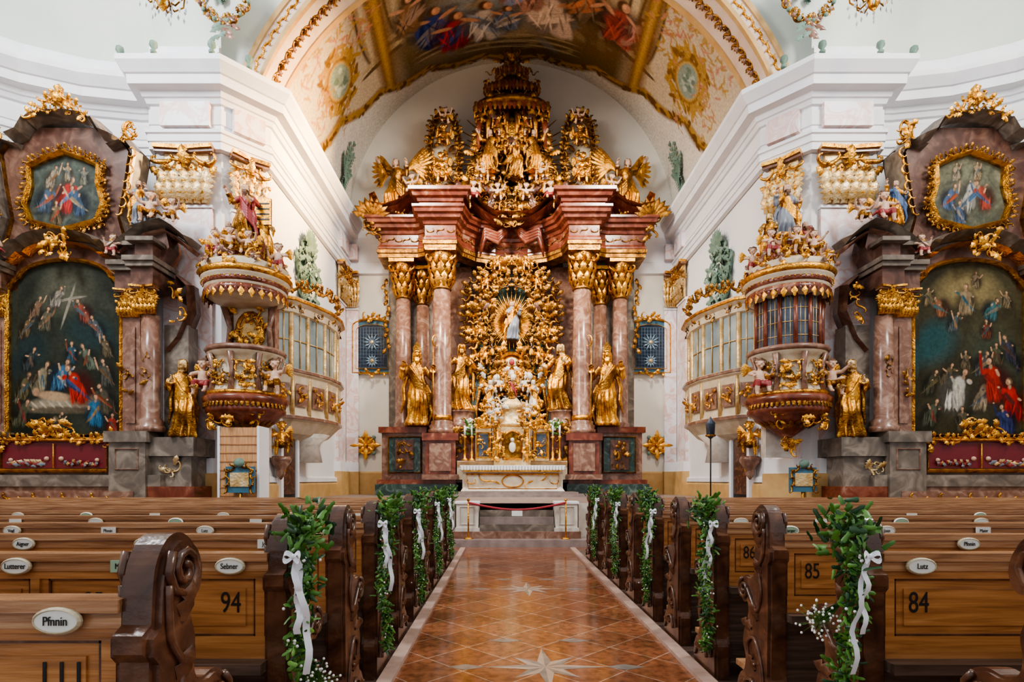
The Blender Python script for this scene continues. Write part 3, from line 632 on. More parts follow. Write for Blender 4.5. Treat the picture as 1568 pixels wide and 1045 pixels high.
# ---------------------------------------------------------------- HIGH ALTAR
HA=empty('high_altar',(0,0,.95))
def par(o):
    o.parent=HA; o.location=(o.location[0],o.location[1],o.location[2]-.95); return o
def put(me,name,x,y,z,s,rot=0,mirror=False,parent=HA):
    o=bpy.data.objects.new(name,me); scene.collection.objects.link(o); o.location=(x,y,z-(.95 if parent is HA else 0)); o.rotation_euler=(0,0,rot); o.scale=(-s if mirror else s,s,s)
    if parent: o.parent=parent
    return o
rg=random.Random(21)
mb=MB()
for sg in(-1,1):
    mb.M=Matrix.Scale(sg,4,(1,0,0)) if sg<0 else None
    mb.box(1.9,4.75,19.7,21.5,.95,1.35,'green_marble'); mb.box(1.95,4.7,19.75,21.5,1.35,1.5,'red_marble')
    mb.box(1.95,3.0,19.6,21.5,1.5,3.0,'red_marble'); mb.box(1.85,3.1,19.5,21.5,1.5,1.68,'rose_marble'); mb.box(1.85,3.1,19.5,21.5,2.85,3.1,'red_marble')
    mb.box(3.05,4.6,20.1,21.5,1.5,3.2,'rose_marble'); mb.box(3.0,4.7,20.0,21.5,3.15,3.36,'red_marble')
    mb.box(3.2,4.35,20.02,20.1,1.75,3.0,'green_marble')
    mb.frame([(3.2,1.75),(4.35,1.75),(4.35,3.0),(3.2,3.0)],.07,19.96,20.06,'old_gold')
    mb.box(3.45,4.1,19.95,20.05,1.85,2.9,'brown_marble'); rocaille(mb,lambda r:(3.77+r.uniform(-.25,.25),19.94,2.35+r.uniform(-.4,.4)),12,.24,'old_gold',rg)
    mb.box(2.1,2.85,19.55,19.62,1.8,2.75,'rose_marble')
    for (x,y,r,m_,zt) in ((2.47,20.05,.34,'rose_marble',9.4),(3.95,20.75,.29,'rose_marble',9.3),(3.3,21.15,.26,'rose_marble',9.2)):
        mb.lathe([(r*1.45,3.1),(r*1.45,3.25),(r*1.3,3.28),(r*1.4,3.38),(r*1.15,3.45),(r*1.22,3.52),(r*1.0,3.58),(r*1.0,5.5),(r*.88,zt-1.2)],(x,y,0),m_,28)
        mb.lathe([(r*.95,zt-1.25),(r*1.02,zt-1.2),(r*.9,zt-1.15),(r*.95,zt-.6),(r*1.3,zt-.15),(r*1.5,zt)],(x,y,0),'old_gold',16)
        for lv,(z_,L) in enumerate(((zt-1.15,.55),(zt-.8,.55),(zt-.45,.42))):
            for k in range(10):
                a=2*pi*k/10+lv*.31; nv=Vector((math.cos(a),math.sin(a),0)); p=Vector((x,y,z_))+nv*r*(.95+.1*lv); mb.leaf(p,(0,0,1),nv,L,r*.62,'gold',.6,3)
        for a in (-.8,-2.35,-1.57): scroll(mb,(x+math.cos(a)*r*1.5,y+math.sin(a)*r*1.5,zt-.2),(math.cos(a),math.sin(a),0),(0,0,1),.4,'gold','C',.11)
        mb.box(x-r*1.55,x+r*1.55,y-r*1.55,y+r*1.55,zt,zt+.12,'gold')
    mb.tube([(2.47,20.05,3.58),(2.47,20.05,3.75)],.37,'gold',20)
    mb.box(3.0,4.6,21.35,21.55,3.3,9.5,'grey_marble'); mb.box(1.5,3.0,21.4,21.55,2.5,9.5,'rose_marble')
    for k in range(14): mb.leaf((4.66+.06*math.sin(k),21.2,9.0-k*.2),(.5*math.sin(k*2),-.1,-1),(0,-1,0),.3,.14,'old_gold',.5,3)
mb.M=None
path=[(-4.75,21.55),(-4.75,20.35),(-3.35,20.35),(-3.05,20.2),(-3.0,19.55),(-1.95,19.55),(-1.8,20.2),(-1.3,20.75),(-.6,21.0),(0,21.05)]
path=path+[(-x,y) for x,y in reversed(path[:-1])]
mb.sweep(path,[(-.4,9.42),(.03,9.45),(.03,9.58),(.07,9.60),(.07,9.72),(.02,9.74)],'old_gold'); mb.sweep(path,[(.02,9.74),(.04,9.76),(.04,9.82),(.02,9.85)],'red_marble')
mb.sweep(path,[(.02,9.85),(.0,9.9),(.0,10.25),(.05,10.28),(.08,10.38),(.12,10.40),(.22,10.44),(.24,10.55),(.34,10.58),(.36,10.68),(.42,10.72),(.42,10.8),(-.8,10.85)],'red_marble')
for i in range(len(path)-1):
    a=Vector(path[i]);b_=Vector(path[i+1]); L=(b_-a).length
    if L<.3: continue
    dn=(b_-a).normalized(); nv=Vector((dn.y,-dn.x,0)); k=int(L/.35)+1
    for j in range(k):
        p=a+(b_-a)*((j+.5)/k); scroll(mb,(p.x+nv.x*.03,p.y+nv.y*.03,10.08),(dn.x,dn.y,0),(0,0,1),.26,'old_gold','S' if j%2 else 'C',.07)
for sg in(-1,1):
    mb.M=Matrix.Scale(-1,4,(1,0,0)) if sg<0 else None
    p2=[(1.75,21.2),(1.75,19.6),(3.2,19.6),(3.2,21.2)]
    mb.sweep(p2,[(0,10.8),(0,11.05),(.06,11.08),(.08,11.18),(.2,11.22),(.24,11.32),(.34,11.36),(.34,11.48),(-.6,11.6)],'red_marble')
    mb.box(1.8,3.15,19.7,21.2,11.4,11.56,'rose_marble')
    for (pp,m_,w) in (([(3.2,11.5),(3.6,11.4),(4.0,11.1),(4.5,10.95),(4.95,11.05),(5.0,11.3),(4.8,11.4)],'red_marble',.24),([(1.75,11.45),(1.35,11.3),(1.0,11.0),(.6,10.75),(0,10.7)],'red_marble',.24)):
        sm=[]
        for i in range(len(pp)-1):
            for t in (0,.33,.66): sm.append((pp[i][0]*(1-t)+pp[i+1][0]*t,pp[i][1]*(1-t)+pp[i+1][1]*t))
        sm.append(pp[-1]); mb.frame(sm,w*1.2,19.9,21.2,m_,closed=False)
        mb.frame([(a,b_+.16) for a,b_ in sm],w*.3,19.8,21.2,'gold',closed=False)
    for k in range(9): a=.2+k*.35; mb.leaf((4.95,20.1,10.75),(math.cos(a),-.1,math.sin(a)),(0,-1,0),.75,.22,'old_gold',.5,3)
    rocaille(mb,lambda r:(4.95+r.uniform(-.2,.2),20.2,10.6+r.uniform(-.4,.3)),16,.32,'old_gold',rg)
mb.M=None
par(mb.obj('retable_architecture'))
mb=MB()
mb.prism([(-1.95,2.2),(1.95,2.2),(1.95,9.6)]+arc(0,9.6,1.95,.6,0,pi,12)+[(-1.95,9.6)],21.45,21.55,'brown_marble')
mb.prism([(-1.35,3.3),(1.35,3.3)]+arc(0,7.6,1.35,1.75,0,pi,20),21.3,21.46,'green_marble')
op=[(-1.35,3.6)]+[(x,z) for x,z in reversed(arc(0,7.4,1.35,1.95,0,pi,24))]+[(1.35,3.6)]
mb.frame(op,.22,20.9,21.4,'gold',closed=False)
for half in(-1,1):
    rr2=random.Random(77); mb.M=Matrix.Scale(-1,4,(1,0,0)) if half<0 else None
    scroll_path(mb,[(x,20.85,z) for x,z in reversed(arc(0,7.4,1.4,2.0,0,pi/2,10))]+[(1.4,20.8,6.5),(1.2,20.8,5.6),(1.35,20.7,4.8),(1.2,20.6,4.0)],.55,'gold',rr2)
    scroll_path(mb,[(0.2,20.8,9.6),(.9,20.8,9.3),(1.65,20.9,8.6),(1.75,21.0,7.6),(1.7,21.1,6.6)],.45,'old_gold',rr2)
    def ring(r):
        a=r.uniform(-1.3,1.57); q=r.uniform(.72,1.22); return (q*1.1*math.cos(a),20.9-r.uniform(0,.3),7.3+q*1.75*math.sin(a))
    rocaille(mb,ring,190,.30,'old_gold',rr2,mats2=['gold','gold','brown_marble'])
    rocaille(mb,lambda r:(r.uniform(0,1.1),20.7-r.uniform(0,.3),5.1+r.uniform(-.6,.5)),60,.30,'old_gold',rr2,mats2=['alabaster','gold'])
    for k in range(40):
        a=-pi/2+pi*k/39; L=1.25 if k%2 else .9; d=Vector((math.cos(a),0,math.sin(a)))
        mb.tube([Vector((0,20.95,7.3))+d*.3,Vector((0,20.9,7.3))+d*L],[.045,.012],'gold',4)
    for k in range(6): mb.tube([(.9+.12*k,20.8,5.8-.1*k),(1.15+.1*k,20.7,4.9),(1.3+.09*k,20.6,3.9),(1.15+.1*k,20.5,3.0)],[.05,.09,.09,.06],'green_marble' if k%3 else 'old_gold',7)
mb.M=None
mb.ball((0,20.75,5.75),(.38,.12,.3),'gold'); mb.frame(arc(0,5.75,.42,.34,0,2*pi,24)[:-1],.12,20.55,20.75,'gold'); mb.ball((0,20.62,5.75),(.22,.06,.19),'cream'); mb.ball((0,20.57,5.75),(.10,.05,.12),'red_cloth')
for k in range(26):
    a=rg.uniform(0,2*pi); q=math.sqrt(rg.random()); mb.ball((.8*q*math.cos(a),20.4+rg.uniform(-.1,.2),5.0+.35*q*math.sin(a)),rg.uniform(.08,.17),'alabaster' if rg.random()<.55 else 'gold',10,7)
par(mb.obj('shrine_gilded_glory'))
put(F_virgin,'madonna_figure',0,20.75,6.6,.8)
for (me_,x,y,z,s,rt) in ((F_white,.75,20.3,3.75,.75,.3),(P_white,.45,20.2,4.6,.7,.2),(P_gold,.95,20.5,5.6,.8,.3),(P_gold,.9,20.6,8.3,.75,.4),(P_gold,.3,20.15,5.0,.5,0),(P_gold,1.5,20.6,4.3,.8,0),(P_gold,.5,20.6,9.0,.7,.2),(P_gold,1.15,20.6,6.6,.6,.2)):
    put(me_,'glory_angel',x,y,z,s,rt); put(me_,'glory_angel',-x,y,z,s,-rt,True)
for (me1,me2,x,y,z,s) in ((F_bishop,F_bishop,3.35,19.95,3.38,1.5),(F_saint,F_saint2,1.78,20.4,3.95,1.38)):
    put(me1,'gilded_saint_statue',-x,y,z,s,.15,parent=None); put(me2,'gilded_saint_statue',x,y,z,s,-.15,True,parent=None)
mb=MB()
for sg in(-1,1):
    mb.lathe([(.5,3.3),(.5,3.5),(.4,3.55),(.42,3.9),(.48,3.95)],(sg*1.78,20.4,0),'rose_marble',16); mb.box(sg*1.78-.5,sg*1.78+.5,19.95,21.4,1.4,3.3,'red_marble')
    rocaille(mb,lambda r:(sg*1.78+r.uniform(-.35,.35),19.9,3.0+r.uniform(-.6,.5)),22,.32,'old_gold',rg)
par(mb.obj('statue_brackets'))
for sg in(-1,1):
    put(F_angel,'entablature_angel',sg*4.15,20.5,10.95,1.2,sg*.3,sg<0)
    put(P_skin,'entablature_putto',sg*3.5,20.0,11.45,.9,sg*.2,sg<0); put(P_skin2,'entablature_putto',sg*1.35,19.9,11.2,.85,0,sg>0)
    put(P_gold,'entablature_putto',sg*2.4,19.5,11.55,.95,0,sg>0)
mb=MB(); rg=random.Random(31)
mb.prism([(-1.9,10.8),(1.9,10.8),(1.7,12.5),(1.3,14.4),(.9,15.2),(-.9,15.2),(-1.3,14.4),(-1.7,12.5)],21.1,21.3,'old_gold')
for half in(-1,1):
    rr2=random.Random(99); mb.M=Matrix.Scale(-1,4,(1,0,0)) if half<0 else None
    def reg(r):
        z=r.uniform(11.0,15.0); w=1.9-.9*(z-11)/4; return (r.uniform(0,w),20.9-r.uniform(0,.7),z)
    rocaille(mb,reg,230,.38,'old_gold',rr2,mats2=['gold','gold','brown_marble'])
    rocaille(mb,lambda r:(2.3+r.uniform(-.8,.9),20.8-r.uniform(0,.5),11.6+r.uniform(-.5,.7)),60,.38,'old_gold',rr2,mats2=['gold','brown_marble'])
    for k in range(26):
        a=-pi/3+ (pi*.83)*k/25; L=2.2 if k%2 else 1.8; d=Vector((math.cos(a),0,math.sin(a))); mb.tube([Vector((0,20.95,13.3))+d*.5,Vector((0,20.95,13.3))+d*L],[.06,.015],'gold',4)
    fr=[(1.95,11.7),(1.9,13.7)]+[(x,z) for x,z in reversed(arc(2.45,14.1,.5,.75,0,pi,10))]+[(3.0,13.7),(2.9,11.9)]
    mb.prism([(1.9,11.6),(1.95,14.2),(2.3,14.8),(2.65,14.8),(2.95,14.2),(2.95,11.8)],21.0,21.1,'cream')
    rocaille(mb,lambda r:(2.45+r.uniform(-.3,.3),20.9,13.2+r.uniform(-1,1.2)),30,.26,'old_gold',rr2)
    mb.frame(fr,.18,20.6,21.05,'old_gold',closed=False); scroll_path(mb,[(x,20.6,z) for x,z in fr],.34,'old_gold',rr2)
    for (z0,w,h_) in ((14.7,1.35,.45),(15.35,1.0,.4),(15.9,.6,.35)):
        for k in range(8):
            x=(k+.5)/8*w; mb.leaf((x,20.2-.3*math.sqrt(max(0,1-(x/w)**2)),z0+h_*.4),(0,-.1,-1),(0,-1,0),h_*1.1,w/7,'gold' if k%2 else 'red_marble',.3,2)
    for k in range(4): mb.tube([(.15+.3*k,20.3,14.6),(.2+.32*k,20.15,14.1),(.18+.34*k,20.3,13.6-.1*k)],[.06,.10,.04],'red_marble' if k%2 else 'gold',7)
    rocaille(mb,lambda r:(r.uniform(0,.9),20.0,15.3+r.uniform(-.5,.6)),26,.26,'old_gold',rr2)
    rocaille(mb,lambda r:(r.uniform(0,.3),20.1,16.3+r.uniform(-.2,.3)),12,.26,'old_gold',rr2)
mb.M=None
for (z0,w,h_) in ((14.7,1.35,.25),(15.35,1.0,.22),(15.9,.6,.2)):
    mb.lathe([(w*.7,z0),(w,z0+h_*.2),(w*1.04,z0+h_*.5),(w*.97,z0+h_),(w*.6,z0+h_*1.8),(w*.5,z0+h_*2.3)],(0,20.5,0),'old_gold',26,sy=.55)
mb.tube([(0,20.3,16.1),(0,20.2,16.85)],.05,'gold',6); mb.tube([(-.22,20.2,16.65),(.22,20.2,16.65)],.045,'gold',6); mb.ball((0,20.2,16.4),.16,'gold')
rocaille(mb,lambda r:(r.uniform(-.35,.35),20.1,10.9+r.uniform(-.5,.5)),30,.32,'old_gold',rg)
for sg in(-1,1):
    for k in range(4): mb.tube([(sg*.1,20.5,10.7-.05*k),(sg*.5,20.4,10.3-.1*k),(sg*.95,20.4,10.5-.1*k),(sg*1.15,20.5,9.9-.12*k)],[.06,.10,.10,.03],'red_marble',7)
par(mb.obj('upper_gloriole'))
for (me_,x,z,s,rt) in ((F_angel,.75,12.4,.85,.3),(P_gold,1.2,11.5,1.0,.2),(P_skin,1.0,12.0,.85,-.2),(P_gold,.45,13.6,.9,.2),(P_gold,1.1,14.0,.8,.4),(P_skin,.5,11.3,.8,0),(P_gold,2.4,13.2,1.0,0),(P_gold,2.5,12.2,1.0,.2),(P_skin,2.35,14.0,.75,0),(P_gold,1.6,11.0,.9,0),(P_gold,.35,12.9,.8,0)):
    put(me_,'gloriole_angel',x,20.15,z,s,rt); put(me_,'gloriole_angel',-x,20.15,z,s,-rt,True)
put(F_saint2,'gloriole_figure',.1,20.2,12.2,.85)
# altar table + tabernacle
mb=MB()
mb.box(-2.1,2.1,18.2,20.0,.951,1.1,'step_stone'); mb.box(-2.6,2.6,17.9,20.0,.9505,1.02,'step_stone')
prof=[(0,1.1),(.05,1.12),(.0,1.2),(-.12,1.3),(-.16,1.5),(-.06,1.72),(.04,1.8),(.08,1.84),(.08,1.92),(0,1.93)]
mb.sweep([(-1.65,19.6),(-1.65,18.6),(1.65,18.6),(1.65,19.6)],prof,'pale_marble'); mb.box(-1.65,1.65,18.7,19.6,1.1,1.93,'cream'); mb.box(-1.72,1.72,18.5,19.7,1.93,1.97,'white_cloth')
for k in range(34): mb.leaf((-1.65+3.3*k/33,18.5,1.95),(0,0,-1),(0,-1,0),.15,.11,'white_cloth',.1,1)
mb.box(-1.6,1.6,18.55,18.6,1.76,1.84,'gold')
mb.prism([(-1.5,1.15),(1.5,1.15),(1.62,1.7),(-1.62,1.7)],18.66,18.72,'cream')
mb.frame([(-1.45,1.2),(1.45,1.2),(1.52,1.68),(-1.52,1.68)],.05,18.58,18.68,'gold')
for k in range(2): s2=(-1,1)[k]; scroll(mb,(s2*.75,18.62,1.45),(s2,0,0),(0,0,1),.7,'gold','S',.035); scroll(mb,(s2*1.35,18.62,1.45),(s2,0,0),(0,0,1),.3,'gold','C',.05)
mb.frame(arc(0,1.45,.35,.2,0,2*pi,24)[:-1],.04,18.6,18.68,'gold')
par(mb.obj('altar_table'))
mb=MB()
mb.box(-1.9,1.9,19.6,20.4,1.5,2.15,'cream'); 
for k in range(5): mb.box(-1.9,1.9,19.58,19.62,1.95+k*.04,1.96+k*.04,'gold')
mb.box(-.62,.62,19.3,20.3,1.97,3.3,'pale_gold'); mb.lathe([(.62,3.3),(.72,3.36),(.7,3.45),(.5,3.55),(.46,3.95),(.55,4.02),(.3,4.2),(.12,4.4),(.0,4.45)],(0,19.8,0),'pale_gold',20,sy=.6)
mb.frame([(-.3,2.2),(.3,2.2),(.3,2.8)]+arc(0,2.85,.3,.3,0,pi,8)+[(-.3,2.8)],.1,19.2,19.35,'gold'); mb.prism([(-.27,2.2),(.27,2.2),(.27,2.85)]+arc(0,2.85,.27,.27,0,pi,8)+[(-.27,2.85)],19.27,19.3,'old_gold'); mb.ball((0,19.22,2.6),(.12,.05,.18),'alabaster'); mb.ball((0,19.22,2.85),.07,'alabaster')
for sg in(-1,1):
    mb.M=Matrix.Scale(-1,4,(1,0,0)) if sg<0 else None
    mb.tube([(.5,19.25,2.1),(.5,19.25,3.2)],.06,'gold',8); rocaille(mb,lambda r:(r.uniform(.3,.75),19.22,2.2+r.uniform(0,1.3)),34,.2,'gold',rg,mats2=['old_gold'])
    mb.box(.72,1.25,19.35,19.9,2.15,3.25,'pale_gold'); mb.box(.80,1.17,19.32,19.36,2.3,3.05,'dark_glass'); mb.frame([(.78,2.25),(1.19,2.25),(1.19,3.1),(.78,3.1)],.09,19.27,19.36,'gold'); rocaille(mb,lambda r:(.98+r.uniform(-.1,.1),19.3,2.65+r.uniform(-.3,.3)),9,.16,'gold',rg)
    mb.lathe([(.32,3.25),(.36,3.3),(.2,3.5),(.1,3.6),(.12,3.7),(0,3.8)],(.98,19.6,0),'gold',14); rocaille(mb,lambda r:(.98+r.uniform(-.3,.3),19.3,3.35+r.uniform(-.1,.2)),14,.22,'gold',rg)
    for x in(1.38,1.62,.66):
        mb.lathe([(.11,2.15),(.12,2.18),(.04,2.25),(.06,2.4),(.025,2.5),(.03,2.9),(.09,2.95),(.03,3.0)],(x,19.4,0),'gold',12); mb.tube([(x,19.4,3.0),(x,19.4,3.55 if x<1 else 3.35)],.03,'petal',8)
    rocaille(mb,lambda r:(.5+r.uniform(-.3,.5),19.4,3.7+r.uniform(-.2,.5)),26,.24,'gold',rg,mats2=['alabaster'])
    for k in range(30): mb.ball((1.45+rg.uniform(-.16,.16),19.55+rg.uniform(-.1,.1),3.35+rg.uniform(-.18,.25)),.05,'petal',6,4)
    for k in range(16): mb.leaf((1.45+rg.uniform(-.15,.15),19.5,3.15+rg.uniform(-.1,.3)),(rg.uniform(-1,1),-.3,rg.uniform(-.2,1)),(0,-1,0),.2,.09,'leaf_green',.4,1)
mb.M=None
par(mb.obj('tabernacle'))
for sg in(-1,1): put(P_white,'tabernacle_angel',sg*.5,19.3,3.6,.55,0,sg>0)
put(F_poly,'tabernacle_figure',0,19.75,4.3,.42)

# ---------------------------------------------------------------- SIDE ALTARS
def side_altar(sg):
    e=empty('side_altar',(sg*10.2,13.0,0)); rg=random.Random(41)
    S_=67.0
    Z=lambda py:1.5+(735-py)/S_
    mb=MB()
    mb.box(-2.3,2.3,-.45,.3,0,Z(728),'rose_marble'); mb.box(-2.35,2.35,-.5,.3,Z(745),Z(728),'grey_marble')
    for s2 in(-1,1):
        mb.M=Matrix.Scale(-1,4,(1,0,0)) if s2<0 else None
        mb.box(1.25,2.05,-.55,.35,0,Z(670),'grey_marble'); mb.box(1.18,2.12,-.62,.35,Z(680),Z(664),'grey_marble'); mb.box(1.95,2.95,-.35,.5,0,Z(700),'grey_marble'); mb.box(1.9,3.05,-.45,.5,Z(700),Z(672),'grey_marble'); mb.box(1.9,3.1,-.5,.5,0,Z(745),'red_marble')
        mb.frame([(1.4,Z(720)),(1.9,Z(720)),(1.9,Z(690)),(1.4,Z(690))],.03,-.58,-.54,'rose_marble'); rocaille(mb,lambda r:(2.4+r.uniform(-.3,.3),-.37,Z(718)+r.uniform(-.08,.08)),7,.18,'pale_gold',rg)
        mb.box(1.3,1.72,-.2,.2,Z(664),Z(490),'rose_marble'); mb.box(1.40,1.62,-.23,-.2,Z(650),Z(505),'rose_marble')
        mb.lathe([(.30,Z(664)),(.30,Z(656)),(.25,Z(654)),(.27,Z(648)),(.2,Z(643)),(.2,Z(560)),(.18,Z(490))],(2.02,-.3,0),'rose_marble',22)
        for (cx,cy,w) in((1.5,-.25,.42),(2.02,-.5,.44)):
            capital(mb,cx,cy+.1,w,Z(490),Z(450),rg,mat='gold')
            mb.box(cx-.24,cx+.24,cy-.12,.2,Z(450),Z(425),'brown_marble'); mb.box(cx-.3,cx+.3,cy-.22,.2,Z(425),Z(418),'grey_marble'); mb.box(cx-.34,cx+.34,cy-.28,.2,Z(418),Z(411),'grey_marble')
            mb.box(cx-.2,cx+.2,cy-.05,.2,Z(411),Z(388),'brown_marble'); mb.box(cx-.3,cx+.3,cy-.22,.2,Z(388),Z(382),'grey_marble')
        for (lx,z) in ((1.45,Z(590)),(2.02,Z(570))): rocaille(mb,lambda r:(lx+r.uniform(-.07,.07),-.5 if lx>1.8 else -.26,z+r.uniform(-.3,.3)),8,.15,'old_gold',rg)
        sm=[(2.3,Z(540)),(2.55,Z(520)),(2.8,Z(480)),(2.75,Z(440)),(2.5,Z(425)),(2.45,Z(455)),(2.6,Z(460))]
        mb.frame(sm,.16,-.2,.2,'brown_marble',closed=False); mb.box(2.2,2.75,-.1,.3,Z(670),Z(500),'grey_marble')
        rocaille(mb,lambda r:(2.6+r.uniform(-.15,.15),-.22,Z(470)+r.uniform(-.4,.5)),8,.2,'gold',rg)
        sm=[(1.2,Z(395)),(1.55,Z(376)),(1.95,Z(358)),(2.35,Z(352)),(2.6,Z(362)),(2.85,Z(376))]
        mb.frame(sm,.15,-.55,.2,'grey_marble',closed=False); mb.frame([(a-.02,b_-.16) for a,b_ in sm],.10,-.4,.2,'rose_marble',closed=False); mb.prism([(1.2,Z(410)),(1.25,Z(390)),(1.9,Z(360)),(2.3,Z(355)),(2.4,Z(385)),(2.2,Z(410))],-.25,.25,'brown_marble')
        sm=[(1.55,Z(385)),(1.35,Z(340)),(1.5,Z(290)),(1.62,Z(240)),(1.4,Z(222)),(1.0,Z(230))]
        mb.frame(sm,.14,-.3,.2,'grey_marble',closed=False); mb.frame([(a*.9,b_) for a,b_ in sm[:5]],.05,-.2,.1,'old_gold',closed=False)
        scroll_path(mb,[(a,-.32,b_) for a,b_ in sm[1:4]],.22,'gold',rg,leafs=False)
        scroll(mb,(1.55,-.3,Z(212)),(0,0,1),(1,0,0),.38,'gold','C',.1); rocaille(mb,lambda r:(1.5+r.uniform(-.15,.15),-.3,Z(222)+r.uniform(-.1,.25)),10,.2,'gold',rg)
    mb.M=None
    ot=[(-1.62,Z(664)),(1.62,Z(664)),(1.75,Z(440)),(1.6,Z(380)),(1.4,Z(330)),(1.65,Z(235)),(1.0,Z(222)),(.7,Z(200)),(-.7,Z(200)),(-1.0,Z(222)),(-1.65,Z(235)),(-1.4,Z(330)),(-1.6,Z(380)),(-1.75,Z(440))]
    mb.prism(ot,-.1,.3,'brown_marble')
    top=[(-1.15,Z(222)),(-.9,Z(215)),(-.75,Z(198))]+[(x,z) for x,z in reversed(arc(0,Z(200),.7,.18,.1,pi-.1,10))]+[(.75,Z(198)),(.9,Z(215)),(1.15,Z(222))]
    mb.frame(top,.16,-.45,.2,'grey_marble',closed=False)
    scroll_path(mb,[(-.65,-.42,Z(200)),(-.35,-.42,Z(175)),(0,-.42,Z(165)),(.35,-.42,Z(175)),(.65,-.42,Z(200))],.3,'gold',rg); scroll_path(mb,[(-.35,-.42,Z(190)),(0,-.42,Z(182)),(.35,-.42,Z(190))],.24,'old_gold',rg)
    mb.lathe([(.05,0),(.14,.1),(.16,.2),(.06,.3),(.1,.4),(0,.5)],(0,-.35,Z(178)),'gold',12)
    ped=[(-1.6,Z(412)),(-1.35,Z(405)),(-1.0,Z(382))]+[(x,z) for x,z in reversed(arc(0,Z(385),.85,.28,.15,pi-.15,12))]+[(1.0,Z(382)),(1.35,Z(405)),(1.6,Z(412))]
    mb.frame(ped,.18,-.5,.2,'grey_marble',closed=False); mb.frame([(a*.97,b_-.2) for a,b_ in ped],.07,-.35,.2,'gold',closed=False)
    rocaille(mb,lambda r:(r.uniform(-.3,.3),-.5,Z(388)+r.uniform(-.22,.15)),24,.2,'gold',rg)
    fr=[(-1.3,Z(668)),(1.3,Z(668)),(1.3,Z(448)),(1.12,Z(432))]+arc(0,Z(432),1.05,.45,.1,pi-.1,14)+[(-1.12,Z(432)),(-1.3,Z(448))]
    mb.frame(fr,.10,-.26,-.05,'gold')
    uf=[(-.75,Z(345)),(-.9,Z(320)),(-.78,Z(290)),(-.8,Z(262)),(-.45,Z(250)),(0,Z(240)),(.45,Z(250)),(.8,Z(262)),(.78,Z(290)),(.9,Z(320)),(.75,Z(345)),(0,Z(358))]
    mb.frame(list(reversed(uf)),.12,-.3,-.05,'gold'); scroll_path(mb,[(a*1.1,-.2,(b_-Z(300))*1.1+Z(300)) for a,b_ in uf+uf[:1]],.22,'old_gold',rg)
    mb.box(-1.45,1.45,-.42,.2,Z(728),Z(672),'brown_marble'); mb.box(-1.15,1.15,-.46,-.4,Z(718),Z(680),'crimson')
    mb.frame([(-1.2,Z(722)),(1.2,Z(722)),(1.2,Z(676)),(-1.2,Z(676))],.09,-.55,-.42,'gold'); scroll_path(mb,[(-1.35,-.5,Z(672)),(-.6,-.5,Z(676)),(0,-.5,Z(662)),(.6,-.5,Z(676)),(1.35,-.5,Z(672))],.26,'gold',rg)
    rocaille(mb,lambda r:(r.uniform(-.4,.4),-.5,Z(662)+r.uniform(-.1,.18)),24,.22,'gold',rg)
    for s2 in(-1,1): rocaille(mb,lambda r:(s2*1.15+r.uniform(-.15,.15),-.5,Z(680)+r.uniform(-.1,.15)),8,.18,'gold',rg)
    for s2 in(-1,1):
        for k in range(16): mb.leaf((s2*(.2+.045*k),-.47,Z(712)+.02*math.sin(k*2)),(s2*.8,-.2,rg.uniform(-.3,.6)),(0,-1,0),.16,.08,('steel_cloth','pale_gold','red_cloth')[k%3],.5,2)
        mb.ball((s2*.16,-.48,Z(704)),.05,'skin',8,6); mb.ball((s2*.95,-.48,Z(706)),.045,'skin',8,6)
    mb.tube([(0,-.5,Z(718)),(0,-.5,Z(682))],.015,'gold',5)
    scroll_path(mb,[(-1.6,-.58,Z(765)),(1.6,-.58,Z(765))],.4,'gold',rg,leafs=False)
    mb.box(-1.8,1.8,-.57,-.4,0,Z(752),'rose_marble')
    mb.obj('retable',e)
    if sg<0:
        c=Canvas(230,350,.66,((.010,.013,.008),(.040,.046,.032)),1)
        c.blob(.33,.84,.14,.12,.3,(.10,.10,.07),.9,.8); c.blob(.48,.60,.15,.1,0,(.018,.04,.04),.8,.9); c.blob(.1,.5,.12,.12,0,(.015,.032,.034),.8,.8)
        c.stroke(.30,.62,.38,.86,.008,(.24,.22,.17),.4); c.stroke(.26,.76,.44,.80,.008,(.24,.22,.17),.4)
        for a in ((.08,.64,.15,(.12,.08,.04),(.08,.09,.10),.1),(.14,.74,.14,(.15,.10,.06),(.17,.08,.05),.1),(.20,.66,.17,(.10,.09,.06),(.20,.11,.06),.05),(.26,.78,.15,(.24,.21,.17),(.13,.12,.10),.1),(.44,.70,.17,(.20,.05,.03),(.08,.10,.11),-.1),(.52,.62,.16,(.07,.09,.10),(.18,.08,.05),-.1),(.57,.52,.16,(.09,.07,.04),(.14,.11,.07),-.05),
            (.10,.44,.16,(.04,.05,.05),(.11,.07,.04),.1),(.47,.44,.18,(.09,.11,.08),(.20,.07,.03),-.1),(.57,.36,.2,(.06,.06,.05),(.16,.09,.04),-.05),(.36,.46,.16,(.03,.08,.11),(.18,.05,.03),0),(.06,.28,.2,(.12,.10,.05),(.05,.08,.09),.1),(.16,.32,.22,(.22,.19,.12),(.05,.10,.13),.1),(.28,.33,.22,(.05,.13,.22),(.28,.27,.24),.1)): c.fig(*a)
        c.stroke(.10,.17,.56,.20,.045,(.32,.27,.19),.6,.9); c.stroke(.12,.15,.5,.14,.02,(.10,.08,.05),.6,.9)
        for k in range(8): c.stroke(.12+.05*k,.20,.16+.05*k,.16,.006,(.46,.40,.30),.6,.8)
        c.stroke(.16,.24,.36,.21,.026,(.40,.27,.16),.4); c.blob(.15,.255,.02,.024,0,(.36,.22,.13),.4); c.stroke(.34,.21,.46,.18,.02,(.34,.22,.13),.4)
